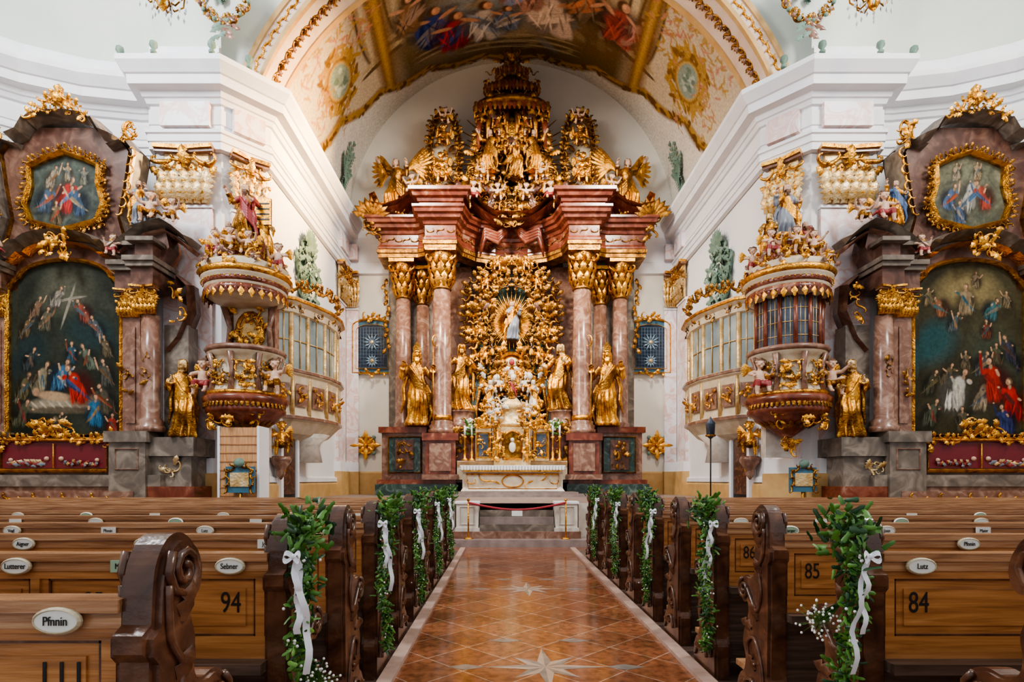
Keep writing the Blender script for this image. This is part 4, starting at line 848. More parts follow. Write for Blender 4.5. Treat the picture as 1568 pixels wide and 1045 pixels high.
        for a in ((.41,.27,.28,(.36,.025,.015),(.03,.05,.12),-.1),(.50,.13,.24,(.03,.11,.20),(.26,.16,.07),.0),(.58,.20,.22,(.07,.06,.04),(.24,.07,.03),-.1),(.05,.12,.2,(.07,.07,.04),(.18,.04,.03),.1),(.60,.06,.16,(.24,.03,.02),(.07,.07,.05),0),(.22,.06,.16,(.13,.10,.06),(.07,.05,.03),.2)): c.fig(*a)
        c2=Canvas(130,115,1.15,((.022,.030,.030),(.09,.11,.09)),2)
        for a in ((.52,.42,.6,(.30,.03,.025),(.05,.11,.19),.1),(.22,.38,.5,(.06,.09,.13),(.24,.07,.04),.1),(.80,.35,.5,(.04,.07,.12),(.28,.23,.14),-.1),(.33,.68,.35,(.24,.20,.14),(.15,.08,.04),.1),(.85,.7,.3,(.17,.16,.12),(.08,.10,.10),0),(.6,.74,.3,(.24,.19,.12),(.07,.11,.15),0),(.42,.2,.4,(.12,.09,.05),(.24,.04,.02),0)): c2.fig(*a)
    else:
        c=Canvas(230,350,.66,((.012,.014,.009),(.075,.062,.030)),3)
        c.blob(.33,.84,.17,.09,0,(.26,.20,.09),.9,.85); c.blob(.12,.55,.14,.12,.3,(.02,.07,.075),.8,.9); c.blob(.5,.48,.18,.13,0,(.045,.055,.035),.8,.9)
        for a in ((.32,.76,.22,(.22,.16,.09),(.03,.10,.13),.0),(.46,.72,.17,(.04,.11,.12),(.14,.13,.09),.1),(.18,.74,.16,(.22,.09,.04),(.05,.11,.12),-.1),(.56,.80,.13,(.18,.13,.07),(.07,.08,.07),0),(.10,.82,.13,(.16,.12,.06),(.07,.07,.05),0),(.38,.88,.12,(.26,.20,.12),(.12,.07,.04),0),(.24,.64,.14,(.07,.09,.09),(.20,.11,.05),.1),(.44,.60,.14,(.12,.04,.02),(.05,.09,.10),0),
            (.60,.50,.2,(.04,.04,.06),(.09,.05,.035),-.1),(.50,.46,.17,(.07,.07,.04),(.12,.04,.02),0),(.40,.40,.18,(.07,.07,.07),(.20,.15,.08),.1),(.32,.42,.14,(.12,.09,.05),(.05,.05,.04),0),(.10,.30,.18,(.05,.05,.03),(.12,.09,.04),.1),(.20,.34,.16,(.11,.08,.04),(.03,.05,.06),.1),(.24,.24,.30,(.46,.43,.37),(.32,.29,.23),.1),(.40,.22,.24,(.25,.20,.13),(.07,.08,.09),.1),(.50,.30,.32,(.32,.025,.015),(.25,.02,.015),-.05),(.61,.20,.3,(.38,.02,.012),(.14,.025,.02),-.05),(.10,.12,.2,(.07,.08,.05),(.16,.05,.03),.1),(.56,.08,.22,(.03,.04,.12),(.02,.03,.08),-.05),(.30,.08,.18,(.10,.08,.05),(.05,.045,.03),0)): c.fig(*a)
        c2=Canvas(130,115,1.15,((.06,.07,.055),(.20,.19,.12)),4)
        for a in ((.55,.42,.62,(.32,.31,.27),(.07,.14,.24),.1),(.26,.4,.45,(.07,.11,.19),(.30,.07,.03),.1),(.85,.42,.5,(.28,.05,.03),(.06,.09,.15),-.1),(.4,.75,.3,(.26,.21,.14),(.11,.11,.10),0),(.72,.76,.3,(.25,.18,.10),(.09,.13,.15),0),(.45,.2,.4,(.06,.09,.15),(.24,.19,.14),0)): c2.fig(*a)
    def pf(u,v):
        x=-1.27+2.54*u; zt=Z(448) if abs(x)>1.1 else Z(432)+.45*math.sqrt(max(0,1-(x/1.12)**2)); return (x,-.12,Z(668)*(1-v)+zt*v)
    c.mesh('altar_painting',pf,e)
    def pf2(u,v):
        x=-.84+1.68*u; zt=Z(240)-.22*(x/.84)**2; zb=Z(358)+.2*(x/.84)**2; return (x,-.13,zb*(1-v)+zt*v)
    c2.mesh('upper_painting',pf2,e)
    def pt(me_,nm,x,y,z,s,rt=0,mi=False): put(me_,nm,x,y,z,s,rt,mi,parent=e)
    for s2 in(-1,1):
        pt(P_skin if s2>0 else P_skin2,'putto',s2*2.05,-.35,Z(356),.85,0,s2<0); pt(P_skin2,'putto',s2*1.3,-.45,Z(408),.6,0,s2>0); pt(P_skin,'putto',s2*2.45,-.2,Z(352),.7,0,s2>0)
        pt(F_steel if s2>0 else F_poly2,'saint_figure',s2*1.75,-.3,Z(356),.58,0,s2<0)
        pt(F_saint2,'saint_figure',s2*2.7,-.25,Z(672),1.0,0,s2<0)
    return e
side_altar(-1); side_altar(1)

# ---------------------------------------------------------------- PULPIT / ORATORY
def pulpit(sg):
    cx,cy=sg*6.2,13.05
    e=empty('pulpit' if sg<0 else 'oratory_box',(cx,cy,0)); rg=random.Random(51)
    Z=lambda py:1.5+(735-py)/66.5
    mb=MB(); mb.M=Matrix.Scale(-1,4,(1,0,0)) if sg>0 else None
    red=[(.02,Z(692)),(.1,Z(680)),(.08,Z(672)),(.45,Z(655)),(.68,Z(646)),(.72,Z(640)),(.84,Z(636)),(.86,Z(630)),(.82,Z(626)),(.90,Z(620)),(.92,Z(614)),(.84,Z(610))]
    mb.lathe(red,(0,0,0),'red_marble',28)
    mb.lathe([(.84,Z(612)),(.74,Z(606)),(.68,Z(590)),(.66,Z(565)),(.72,Z(553)),(.82,Z(548)),(.84,Z(540)),(.6,Z(539))],(0,0,0),'cream',28)
    mb.lathe([(.83,Z(611)),(.86,Z(608)),(.83,Z(605))],(0,0,0),'gold',28); mb.lathe([(.83,Z(547)),(.88,Z(543)),(.84,Z(539))],(0,0,0),'rose_marble',28)
    for k in range(5):
        a=-pi/2+(k-2)*.75; nv=Vector((math.cos(a),math.sin(a),0))
        mb.tube([nv*.76+Vector((0,0,Z(606))),nv*.70+Vector((0,0,Z(575))),nv*.80+Vector((0,0,Z(550)))],[.07,.05,.07],'rose_marble',6)
        b_=-pi/2+(k-1.5)*.75; nb=Vector((math.cos(b_),math.sin(b_),0))
        if k<4: rocaille(mb,lambda r:nb*.72+nb.cross(Vector((0,0,1)))*r.uniform(-.2,.2)+Vector((0,0,Z(578)+r.uniform(-.3,.3))),28,.16,'gold',rg,nrm=tuple(nb),mats2=['old_gold'])
    for k in range(26):
        a=-pi+pi*k/25; nv=Vector((math.cos(a),math.sin(a),0)); mb.leaf(nv*.88+Vector((0,0,Z(622))),(0,0,-1),nv,.12,.09,'old_gold',.3,1)
        if k%2: mb.leaf(nv*.45+Vector((0,0,Z(658))),(nv.x*.6,nv.y*.6,.5),nv,.26,.12,'old_gold',.3,3)
    for s2 in(-1,0,1): rocaille(mb,lambda r:(s2*.5+r.uniform(-.1,.1),-.55-.2*(1-abs(s2)),Z(645)+r.uniform(-.15,.15)),7,.18,'gold',rg)
    rocaille(mb,lambda r:(r.uniform(-.12,.12),-.12,Z(682)+r.uniform(-.15,.15)),14,.2,'gold',rg)
    if sg<0:
        mb.box(-.55,.55,.25,.5,Z(545),Z(455),'rose_marble'); mb.box(-.4,.4,.22,.26,Z(540),Z(462),'cream'); mb.frame(arc(0,Z(505),.3,.42,0,2*pi,18)[:-1],.1,.12,.24,'gold'); mb.ball((0,.2,Z(505)),(.26,.06,.38),'pale_gold'); rocaille(mb,lambda r:(r.uniform(-.35,.35),.14,Z(505)+r.uniform(-.5,.5)),34,.2,'gold',rg,mats2=['old_gold'])
        for s2 in(-1,1): mb.tube([(s2*.5,.15,Z(545)),(s2*.45,.15,Z(500)),(s2*.6,.12,Z(462))],[.08,.06,.09],'rose_marble',8)
    else:
        N=7
        for k in range(N+1):
            a=-pi+pi*k/N; x,y=.7*math.cos(a),.7*math.sin(a); mb.tube([(x,y,Z(548)),(x,y,Z(462))],.05,'red_marble',6)
            if k<N:
                a2=-pi+pi*(k+1)/N; x2,y2=.7*math.cos(a2),.7*math.sin(a2)
                mb.add([(x,y,Z(545)),(x2,y2,Z(545)),(x2,y2,Z(465)),(x,y,Z(465))],[(0,1,2,3)],'dark_glass')
                for t in (.33,.66):
                    mb.tube([(x+(x2-x)*t,y+(y2-y)*t,Z(545)),(x+(x2-x)*t,y+(y2-y)*t,Z(465))],.010,'pale_gold',4)
                for zz in(525,505,485): mb.tube([(x*1.01,y*1.01,Z(zz)),(x2*1.01,y2*1.01,Z(zz))],.010,'pale_gold',4)
        mb.lathe([(.72,Z(466)),(.75,Z(462)),(.7,Z(458))],(0,0,0),'gold',28)
    mb.lathe([(.6,Z(470)),(.82,Z(462)),(.84,Z(452)),(.88,Z(449)),(.88,Z(442)),(.94,Z(439)),(.96,Z(432)),(.9,Z(424)),(.94,Z(418)),(.6,Z(408)),(.3,Z(398)),(.15,Z(392))],(0,0,0),'cream',28)
    mb.lathe([(.95,Z(436)),(1.0,Z(430)),(.95,Z(426))],(0,0,0),'gold',28); mb.lathe([(.88,Z(462)),(.9,Z(457)),(.85,Z(452))],(0,0,0),'red_marble',28); mb.lathe([(.88,Z(449)),(.90,Z(445)),(.88,Z(441))],(0,0,0),'red_marble',28)
    for k in range(30):
        a=-pi*1.05+pi*1.1*k/29; nv=Vector((math.cos(a),math.sin(a),0)); mb.leaf(nv*.87+Vector((0,0,Z(454))),(0,0,-1),nv,.30 if k%2 else .2,.12,'gold' if k%2 else 'red_marble',.25,2)
        mb.ball(nv*.93+Vector((0,0,Z(444))),.022,'gold',6,4)
    for k in range(7):
        a=-pi+pi*k/6; nv=Vector((math.cos(a),math.sin(a),0)); rocaille(mb,lambda r:nv*.9+Vector((r.uniform(-.1,.1),0,Z(422)+r.uniform(0,.2))),7,.17,'gold',rg,nrm=tuple(nv),mats2=['rose_marble'])
    mb.lathe([(.5,Z(410)),(.42,Z(395)),(.3,Z(385)),(.32,Z(378)),(.1,Z(375))],(0,0,0),'red_marble',20)
    rocaille(mb,lambda r:(r.uniform(-.55,.55),-.3-r.uniform(0,.2),Z(402)+r.uniform(-.1,.4)),40,.22,'gold',rg,mats2=['red_marble','old_gold'])
    mb.box(-.35,.35,.3,.55,Z(700),Z(640),'pale_marble')
    mb.M=None; mb.obj('pulpit_body',e)
    def pt(me_,nm,x,y,z,s,rt=0,mi=False): put(me_,nm,x,y,z,s,rt,mi,parent=e)
    pt(F_poly if sg<0 else F_steel,'finial_figure',0,0,Z(378),.80,0,sg>0); pt(F_saint2,'finial_figure',sg*-.35,.1,Z(405),.68,0,sg>0); pt(F_poly,'finial_figure',sg*.42,.0,Z(412),.6,0,sg<0)
    if sg<0:
        e2=MB(); e2.box(.18,.55,.02,.08,Z(345),Z(305),'gold'); 
        for k in range(4): e2.box(.22,.51,.01,.02,Z(338-8*k),Z(336-8*k),'dark')
        e2.obj('gilded_tablet',e)
    for (me_,x,y,z,s) in ((P_skin2,-.55,-.35,Z(408),.75),(P_skin,.3,-.55,Z(412),.7),(P_skin2,-.8,0,Z(425),.75),(P_skin2,.78,-.1,Z(425),.8),(P_skin,-.1,-.6,Z(408),.7)): pt(me_,'canopy_putto',x,y,z,s,0,x>0)
    for x in(-.80,.80): pt(P_skin2 if x<0 else P_skin,'putto',x,-.35,Z(612),.95,0,x>0)
pulpit(-1); pulpit(1)
# pulpit stair door
mb=MB(); 
dy=12.3; x0,x1=PX(337,dy),PX(394,dy); z1=PZ(655,dy)
mb.box(x0,x1,dy,dy+.06,0,z1,'door_wood')
for k in range(9): z=.95+k*(z1-.95)/9; mb.box(x0-.01,x1+.01,dy-.015,dy,z,z+.02,'pew_wood')
mb.box(x0-.05,x0,dy-.02,dy+.5,0,z1+.03,'white_trim'); mb.box(x1,x1+.05,dy-.02,dy+.5,0,z1+.03,'white_trim')
mb.obj('pulpit_stair_door')
for sg in(-1,1):
    mb=MB(); x=sg*6.55; z=PZ(735,13.2); y=12.1 if sg<0 else 13.0
    if sg<0: x=PX(367,y)
    mb.box(x-.3,x+.3,y,y+.08,z-.28,z+.28,'teal'); mb.box(x-.2,x+.2,y-.02,y,z-.15,z+.15,'pale_gold')
    rg=random.Random(6); scroll_path(mb,[(x-.28,y-.03,z-.28),(x-.28,y-.03,z+.2),(x,y-.03,z+.36),(x+.28,y-.03,z+.2),(x+.28,y-.03,z-.28)],.2,'old_gold',rg,leafs=False); mb.ball((x,y-.03,z+.36),(.12,.06,.1),'relief_green')
    mb.tube([(x,y+.04,0),(x,y+.04,z-.28)],.03,'gold',6)
    mb.obj('framed_plaque_stand')
    # gilded putto on wall bracket
    e=empty('bracket_putto',(sg*6.02,14.6,2.0)); put(P_gold,'putto',0,0,.1,1.0,-sg*.5,sg>0,parent=e)
    mb=MB(); mb.lathe([(.02,-.5),(.12,-.35),(.1,-.25),(.24,-.05),(.26,.02),(.22,.1)],(0,0,0),'rose_marble',14); mb.box(-.1,.1,0,.12,-.3,0,'gold'); mb.obj('bracket',e)
# processional lantern on a pole
mb=MB(); x=PX(1088,13.9)
mb.lathe([(.16,.95),(.16,.98),(.03,1.02)],(x,13.9,0),'dark',12); mb.tube([(x,13.9,.98),(x,13.9,2.55)],.018,'dark',6); mb.lathe([(.03,2.5),(.10,2.56),(.12,2.85),(.13,2.87),(.03,3.0),(0,3.05)],(x,13.9,0),'dark_glass',8); mb.lathe([(.12,2.55),(.135,2.58),(.12,2.6)],(x,13.9,0),'old_gold',8)
mb.obj('processional_lantern')
# ---------------------------------------------------------------- ORATORY BALCONIES on chancel walls
for sg in(-1,1):
    mb=MB(); mb.M=Matrix.Scale(-1,4,(1,0,0)) if sg>0 else None; rg=random.Random(61)
    path=[(-6.24,14.75),(-5.85,14.95),(-5.6,15.5),(-5.35,16.2),(-5.3,17.0),(-5.45,17.8),(-5.85,18.3),(-6.24,18.45)]
    mb.sweep(path,[(-.7,2.55),(-.3,2.75),(-.02,3.05),(.06,3.1),(.06,3.2),(0,3.24),(-.03,3.4),(.0,3.9),(.05,4.25),(.12,4.3),(.12,4.42),(-.2,4.45)],'cream')
    mb.sweep(path,[(.0,3.08),(.09,3.11),(.09,3.19),(0,3.22)],'rose_marble'); mb.sweep(path,[(.05,4.28),(.15,4.33),(.15,4.40),(.05,4.44)],'rose_marble')
    off=offset_path(path,-.06)
    for i,(x,y) in enumerate(off):
        mb.tube([(x,y,3.2),(x,y,6.1)],.07,'pale_gold',6)
        mb.tube([(path[i][0],path[i][1],3.2),(path[i][0],path[i][1],4.3)],.06,'pale_gold',6)
    for i in range(len(off)-1):
        (xa,ya),(xb,yb)=off[i],off[i+1]; 
        mb.add([(xa,ya,4.4),(xb,yb,4.4),(xb,yb,5.9),(xa,ya,5.9)],[(0,1,2,3)],'glass_pane')
        mb.tube([((xa+xb)/2+.02,(ya+yb)/2,4.4),((xa+xb)/2+.02,(ya+yb)/2,5.9)],.02,'pale_gold',4); mb.tube([(xa+.02,ya,5.2),(xb+.02,yb,5.2)],.02,'pale_gold',4)
        d=Vector((xb-xa,yb-ya,0)).normalized(); nv=Vector((d.y,-d.x,0)); c=Vector(((path[i][0]+path[i+1][0])/2,(path[i][1]+path[i+1][1])/2,3.75))
        q=c+nv*.03; L=(Vector((xb-xa,yb-ya,0)).length)*.36
        mb.add([q-d*L+Vector((0,0,-.3)),q+d*L+Vector((0,0,-.3)),q+d*L+Vector((0,0,.3)),q-d*L+Vector((0,0,.3))],[(0,1,2,3)],'rose_marble')
        rocaille(mb,lambda r:q+nv*.03+d*r.uniform(-L,L)*.6+Vector((0,0,r.uniform(-.2,.2))),9,.17,'gold',rg,nrm=tuple(nv))
        rocaille(mb,lambda r:q+nv*.0+d*r.uniform(-L,L)*1.2+Vector((0,0,2.3+r.uniform(-.05,.05))),5,.16,'old_gold',rg,nrm=tuple(nv))
    mb.sweep(path,[(-.06,5.88),(.02,5.92),(.04,6.1),(.14,6.18),(.14,6.3),(-.5,6.4)],'cream'); mb.sweep(path,[(.1,6.16),(.18,6.2),(.18,6.26),(.1,6.3)],'gold')
    crown=[(p[0],p[1],6.42+.4*math.sin(pi*i/(len(path)-1))) for i,p in enumerate(path)]
    scroll_path(mb,crown,.36,'old_gold',rg,nrm=(.8,-.6,0)); mb.lathe([(.5,2.0),(.4,2.5),(.7,2.8)],(-6.1,16.6,0),'pale_marble',16)
    mb.obj('oratory_balcony')
    mb=MB(); mb.M=Matrix.Scale(-1,4,(1,0,0)) if sg>0 else None
    cy,cz=17.0,7.55
    ol=[(cy+.75*math.cos(a)*(1+.12*math.sin(5*a)),cz+.95*math.sin(a)*(1+.1*math.cos(4*a))) for a in [2*pi*k/40 for k in range(40)]]
    mb.prism(ol,-6.24,-6.17,'relief_green','yz')
    ring=[(-6.12,a,b_) for a,b_ in ol+ol[:1]]; scroll_path(mb,ring,.4,'relief_green',rg,nrm=(1,0,0))
    rocaille(mb,lambda r:(-6.12,cy+r.uniform(-.4,.4),cz+r.uniform(-.7,.7)),40,.3,'relief_green',rg,nrm=(1,0,0),mats2=['plaster_green'])
    for k in range(9): mb.leaf((-6.12,cy,cz+.8),(0,math.sin((k-4)*.3),math.cos((k-4)*.3)),(1,0,0),.7,.18,'relief_green',.4,4)
    for k in range(5): mb.leaf((-6.12,cy,cz-.8),(0,math.sin((k-2)*.3),-math.cos((k-2)*.3)),(1,0,0),.6,.18,'relief_green',.4,4)
    mb.obj('stucco_cartouche')
    # palm spray stucco on the vault haunch
    mb=MB(); mb.M=Matrix.Scale(-1,4,(1,0,0)) if sg>0 else None
    def hp(y,z):
        r,zc,p0=circ(y); return -math.sqrt(max(.1,r*r-(z-zc)**2))+.06
    for (dy_,dz_,L) in ((0,1,1.0),(.45,.9,.9),(-.45,.9,.9),(.9,.5,.7),(-.9,.5,.7),(.3,-.9,.6),(-.3,-.9,.6)):
        for k in range(7):
            t=k/6; y=20.1+dy_*t*L*.9; z=12.3+dz_*t*L
            for s3 in(-1,1): mb.leaf((hp(y,z),y,z),Vector((.1,dy_+s3*.9*dz_,dz_-s3*.9*dy_)),(1,-.3,-.1),.34*(1.1-t*.6),.09,'relief_green',.3,2)
    mb.obj('stucco_palm')
    mb=MB(); mb.M=Matrix.Scale(-1,4,(1,0,0)) if sg>0 else None
    mb.box(-6.24,-6.12,14.9,15.9,.951,3.1,'dark'); mb.box(-6.24,-6.06,14.75,14.9,.951,3.25,'white_trim'); mb.box(-6.24,-6.06,15.9,16.05,.951,3.25,'white_trim'); mb.box(-6.24,-6.04,14.7,16.1,3.1,3.3,'white_trim'); mb.box(-6.14,-6.1,15.0,15.8,1.1,2.9,'pew_dark')
    mb.obj('door_chancel')
    mb=MB(); cx=sg*5.25; z0,z1=PZ(570,21.3),PZ(498,21.3)
    ol=[(cx-.75,z0),(cx+.75,z0),(cx+.75,z1)]+arc(cx,z1,.75,.28,.25,pi-.25,8)+[(cx-.75,z1)]
    mb.prism(ol,21.5,21.58,'teal'); mb.prism([(cx+(a-cx)*.78,(b_-(z0+z1)/2)*.8+(z0+z1)/2) for a,b_ in ol],21.46,21.5,'navy')
    mb.frame(ol,.1,21.42,21.55,'gold'); mb.frame([(cx+(a-cx)*.80,(b_-(z0+z1)/2)*.82+(z0+z1)/2) for a,b_ in ol],.04,21.42,21.5,'pale_gold')
    for k in range(-5,6): mb.tube([(cx+k*.11,21.455,z0+.2),(cx+k*.11,21.455,z1-.05)],.006,'lattice',4)
    for k in range(13): zz=z0+.2+k*.125; mb.tube([(cx-.55,21.455,zz),(cx+.55,21.455,zz)],.006,'lattice',4)
    for (zc,rr0) in ((z0+1.15,.30),(z0+.45,.2)):
        for k in range(12): a=k*pi/6; mb.leaf((cx+.05*math.cos(a),21.44,zc+.05*math.sin(a)),(math.cos(a),0,math.sin(a)),(0,-1,0),rr0,.05,'lattice',.2,2)
        mb.ball((cx,21.43,zc),(.07,.04,.07),'pale_gold')
    rg=random.Random(9); rocaille(mb,lambda r:(cx+r.uniform(-.3,.3),21.4,z1+.3+r.uniform(-.05,.12)),12,.2,'gold',rg); rocaille(mb,lambda r:(cx+r.uniform(-.5,.5),21.4,z0-.02),10,.18,'gold',rg)
    mb.obj('window_lattice')
    mb=MB(); cx=sg*5.5; cz=PZ(682,21.3)
    mb.tube([(cx+.33*math.cos(a*pi/10),21.52,cz+.33*math.sin(a*pi/10)) for a in range(21)],.05,'gold',6)
    for k in range(8):
        a=k*pi/4; d=Vector((math.cos(a),0,math.sin(a))); mb.leaf(Vector((cx,21.5,cz))+d*.05,d,(0,-1,0),.58 if k%2==0 else .36,.18,'gold',.3,3)
    mb.ball((cx,21.48,cz),.09,'gold'); 
    for dx,dz in((.3,.3),(-.3,.3),(.3,-.3),(-.3,-.3)): mb.ball((cx+dx,21.5,cz+dz),(.08,.04,.08),'relief_green')
    mb.obj('consecration_cross')
    mb=MB(); mx_=sg*6.75; mz=12.75; my=13.2
    mb.lathe([(.0,-.02),(.45,-.02),(.5,.02),(.5,.06),(0,.06)],(0,0,0),'plaster_green',24)
    mb.v=[(x+mx_,my+z,y*1.1+mz) for x,y,z in mb.v]
    scroll_path(mb,[(mx_+.55*math.cos(a),my-.05,mz+.62*math.sin(a)) for a in [2*pi*k/20 for k in range(21)]],.26,'old_gold',rg); 
    for k in range(24): a=k*.27; mb.ball((mx_+.6*math.cos(a),my-.08,mz+.66*math.sin(a)),.05,'rose_marble' if k%2 else 'relief_green',8,6)
    for k in range(10): mb.leaf((mx_+.12*math.sin(k*2),my-.05,mz-.5-.05*k),((-1)**k*.9,0,-.6),(0,-1,0),.34,.12,'relief_green' if k%2 else 'rose_marble',.3,3)
    rocaille(mb,lambda r:(mx_+r.uniform(-.25,.25),my-.08,mz+r.uniform(-.3,.3)),14,.2,'relief_green',rg)
    mb.obj('stucco_medallion')
    mb=MB()
    for (px,d) in ((178,12.9),(230,12.75),(320,12.75),(378,13.2)):
        x=sg*abs(PX(px,d)); y=d+.12
        mb.lathe([(.06,11.13),(.07,11.2),(.03,11.24),(.09,11.32),(.08,11.4),(.0,11.46)],(x,y,0),'relief_green',10)
    mb.obj('cornice_finials')

# ---------------------------------------------------------------- CHANCEL STEPS, BLOCKS, ROPE
mb=MB()
mb.box(-1.62,1.62,12.6,13.4,0,.16,'step_stone'); mb.box(-1.45,1.45,12.9,13.4,.16,.32,'rose_marble')
for k in range(4): mb.box(-.86,.86,13.1+.1*k if k else 13.0,13.42,.32+.155*k,.32+.155*(k+1)+.0005,'step_stone' if k%2 else 'grey_marble')
mb.obj('chancel_steps')
for sg in(-1,1):
    mb=MB(); a=sg*.88;b_=sg*1.38; x0,x1=min(a,b_),max(a,b_)
    mb.box(x0,x1,12.95,13.38,.32,.95,'alabaster'); mb.box(x0-.03,x1+.03,12.92,13.39,.95,1.0,'white_trim'); mb.box(x0-.03,x1+.03,12.92,13.39,.32,.4,'pale_marble')
    mb.frame([(x0+.08,.48),(x1-.08,.48),(x1-.08,.88),(x0+.08,.88)],.03,12.93,12.96,'pale_marble')
    mb.obj('altar_rail_post')
mb=MB(); mb.tube([(-1.1+2.2*t/12,12.85,.98-.16*math.sin(pi*t/12)) for t in range(13)],.025,'red_rope',8)
for sg in(-1,1): mb.tube([(sg*1.1,12.85,.16),(sg*1.1,12.85,1.02)],.018,'gold',8); mb.ball((sg*1.1,12.85,1.04),.035,'gold',8,6); mb.lathe([(.1,.16),(.1,.18),(.02,.2)],(sg*1.1,12.85,0),'gold',12)
mb.box(-.12,.12,12.82,12.83,.68,.8,'sign_white')
mb.obj('rope_barrier')

# ---------------------------------------------------------------- PEWS
def spline(pts,n=6):
    out=[]
    for i in range(len(pts)-1):
        p0=Vector(pts[max(i-1,0)]);p1=Vector(pts[i]);p2=Vector(pts[i+1]);p3=Vector(pts[min(i+2,len(pts)-1)])
        for k in range(n):
            t=k/n; q=.5*((2*p1)+(p2-p0)*t+(2*p0-5*p1+4*p2-p3)*t*t+(-p0+3*p1-3*p2+p3)*t**3); out.append((q.x,q.y))
    out.append(pts[-1]); return out
END=[(-.05,0),(-.05,.25),(-.02,.3),(-.035,.7),(-.03,1.0),(-.06,1.03),(-.06,1.08),(-.02,1.10),(-.015,1.18),(.0,1.26),(.05,1.325),(.12,1.34),(.19,1.30),(.215,1.23),(.19,1.17),(.14,1.155),(.145,1.10),(.17,1.03),(.16,.96),(.18,.90),(.24,.87),(.31,.875),(.37,.85),(.40,.79),(.385,.73),(.33,.70),(.28,.71),(.26,.66),(.29,.58),(.34,.50),(.35,.42),(.31,.34),(.33,.25),(.40,.2),(.45,.12),(.46,0)]
def pew_mesh(s):
    mb=MB(); L=8.0
    out=END[:8]+spline(END[8:],4)
    def bx(x0,x1,*a): mb.box(min(s*x0,s*x1),max(s*x0,s*x1),*a)
    mb.prism(out,s*.018,s*.098,'pew_dark','yz')
    cz=.65; inn_=[(.15+(y-.15)*.9,cz+(z-cz)*.965) for y,z in out]
    mb.prism(inn_,s*0,s*.116,'pew_dark','yz')
    for xf,nv in ((-.006*s,-s),(.122*s,s)):
        def tb(pts,r): mb.tube([(xf,a,b_) for a,b_ in pts],r,'pew_dark',6)
        sp=[(.10+.085*(1-t/16*.85)*math.cos(t*.75+2.4),1.235+.085*(1-t/16*.85)*math.sin(t*.75+2.4)) for t in range(17)]; tb(sp,.014)
        sp=[(.31+.07*(1-t/14*.85)*math.cos(-t*.75+1.2),.785+.07*(1-t/14*.85)*math.sin(-t*.75+1.2)) for t in range(15)]; tb(sp,.013)
        tb(spline([(.02,1.2),(.03,1.05),(.09,.95),(.06,.8),(.12,.68),(.20,.74),(.26,.8)],4),.012)
        tb(spline([(.03,.15),(.05,.35),(.15,.5),(.25,.45),(.22,.33),(.14,.34)],4),.013); tb(spline([(.38,.08),(.28,.2),(.18,.22),(.12,.12)],4),.013)
        for (y,z,a) in ((.08,.9,1.2),(.12,.62,1.0),(.2,.55,.3),(.1,1.08,1.4),(.15,.3,.8),(.24,.15,.2)):
            mb.leaf((xf,y,z),(0,math.cos(a),math.sin(a)),(nv,0,0),.13,.07,'pew_dark',.35,3)
    bx(.1,L,-.035,.06,1.135,1.17,'pew_edge'); bx(.1,L,-.02,.045,1.09,1.135,'pew_edge')
    bx(.1,L,0,.03,.70,1.09,'pew_wood'); bx(.1,L,-.012,0,1.055,1.09,'pew_wood')
    bx(.1,L,-.012,0,.70,.80,'pew_wood')
    x=.12
    while x<L:
        bx(x,x+.04,-.012,0,.80,1.055,'pew_wood')
        for (c,d) in ((.80,.808),(1.047,1.055)): bx(x+.04,min(x+.96,L),-.010,0,c,d,'pew_dark')
        for xx in(x+.04,x+.952): bx(xx,xx+.008,-.010,0,.80,1.055,'pew_dark')
        bx(x+.085,min(x+.915,L),-.008,0,.845,1.01,'pew_wood')
        x+=1.0
    bx(.1,L,-.10,.05,.655,.70,'pew_umber'); bx(.1,L,.02,.05,.12,.66,'pew_umber')
    bx(.1,L,.05,.42,.42,.46,'pew_edge'); bx(.1,L,-.36,-.18,.17,.21,'pew_edge')
    bx(.12,.47,.08,.38,.461,.50,'alabaster')
    x=.6
    while x<L: bx(x,x+.05,-.34,.4,.0,.17,'pew_umber'); bx(x,x+.05,.06,.38,.17,.42,'pew_umber'); x+=1.8
    ob=mb.obj('tmp'); me=ob.data; bpy.data.objects.remove(ob); return me
PM={-1:pew_mesh(-1),1:pew_mesh(1)}
def text_mesh(body,size,loc,mat,parent,name,ext=0.001,sc=(1,1,1)):
    cu=bpy.data.curves.new('t','FONT'); cu.body=body; cu.size=size; cu.extrude=ext; cu.align_x='CENTER'; cu.align_y='CENTER'
    o=bpy.data.objects.new('t',cu); scene.collection.objects.link(o); dg=bpy.context.evaluated_depsgraph_get(); dg.update()
    me=bpy.data.meshes.new_from_object(o.evaluated_get(dg)); bpy.data.objects.remove(o)
    me.materials.clear(); me.materials.append(MATS[mat]); n=bpy.data.objects.new(name,me); scene.collection.objects.link(n); n.rotation_euler=(pi/2,0,0); n.location=loc; n.scale=sc; n.parent=parent
DP=[1.57]+[1.67+.87*k for k in range(1,11)]
names=['Pfnnin','Sebner','Josn','Vogl','Huber','Maier','Fischer','Bauer','Lutterer','Lutz','Aigner','Berger']
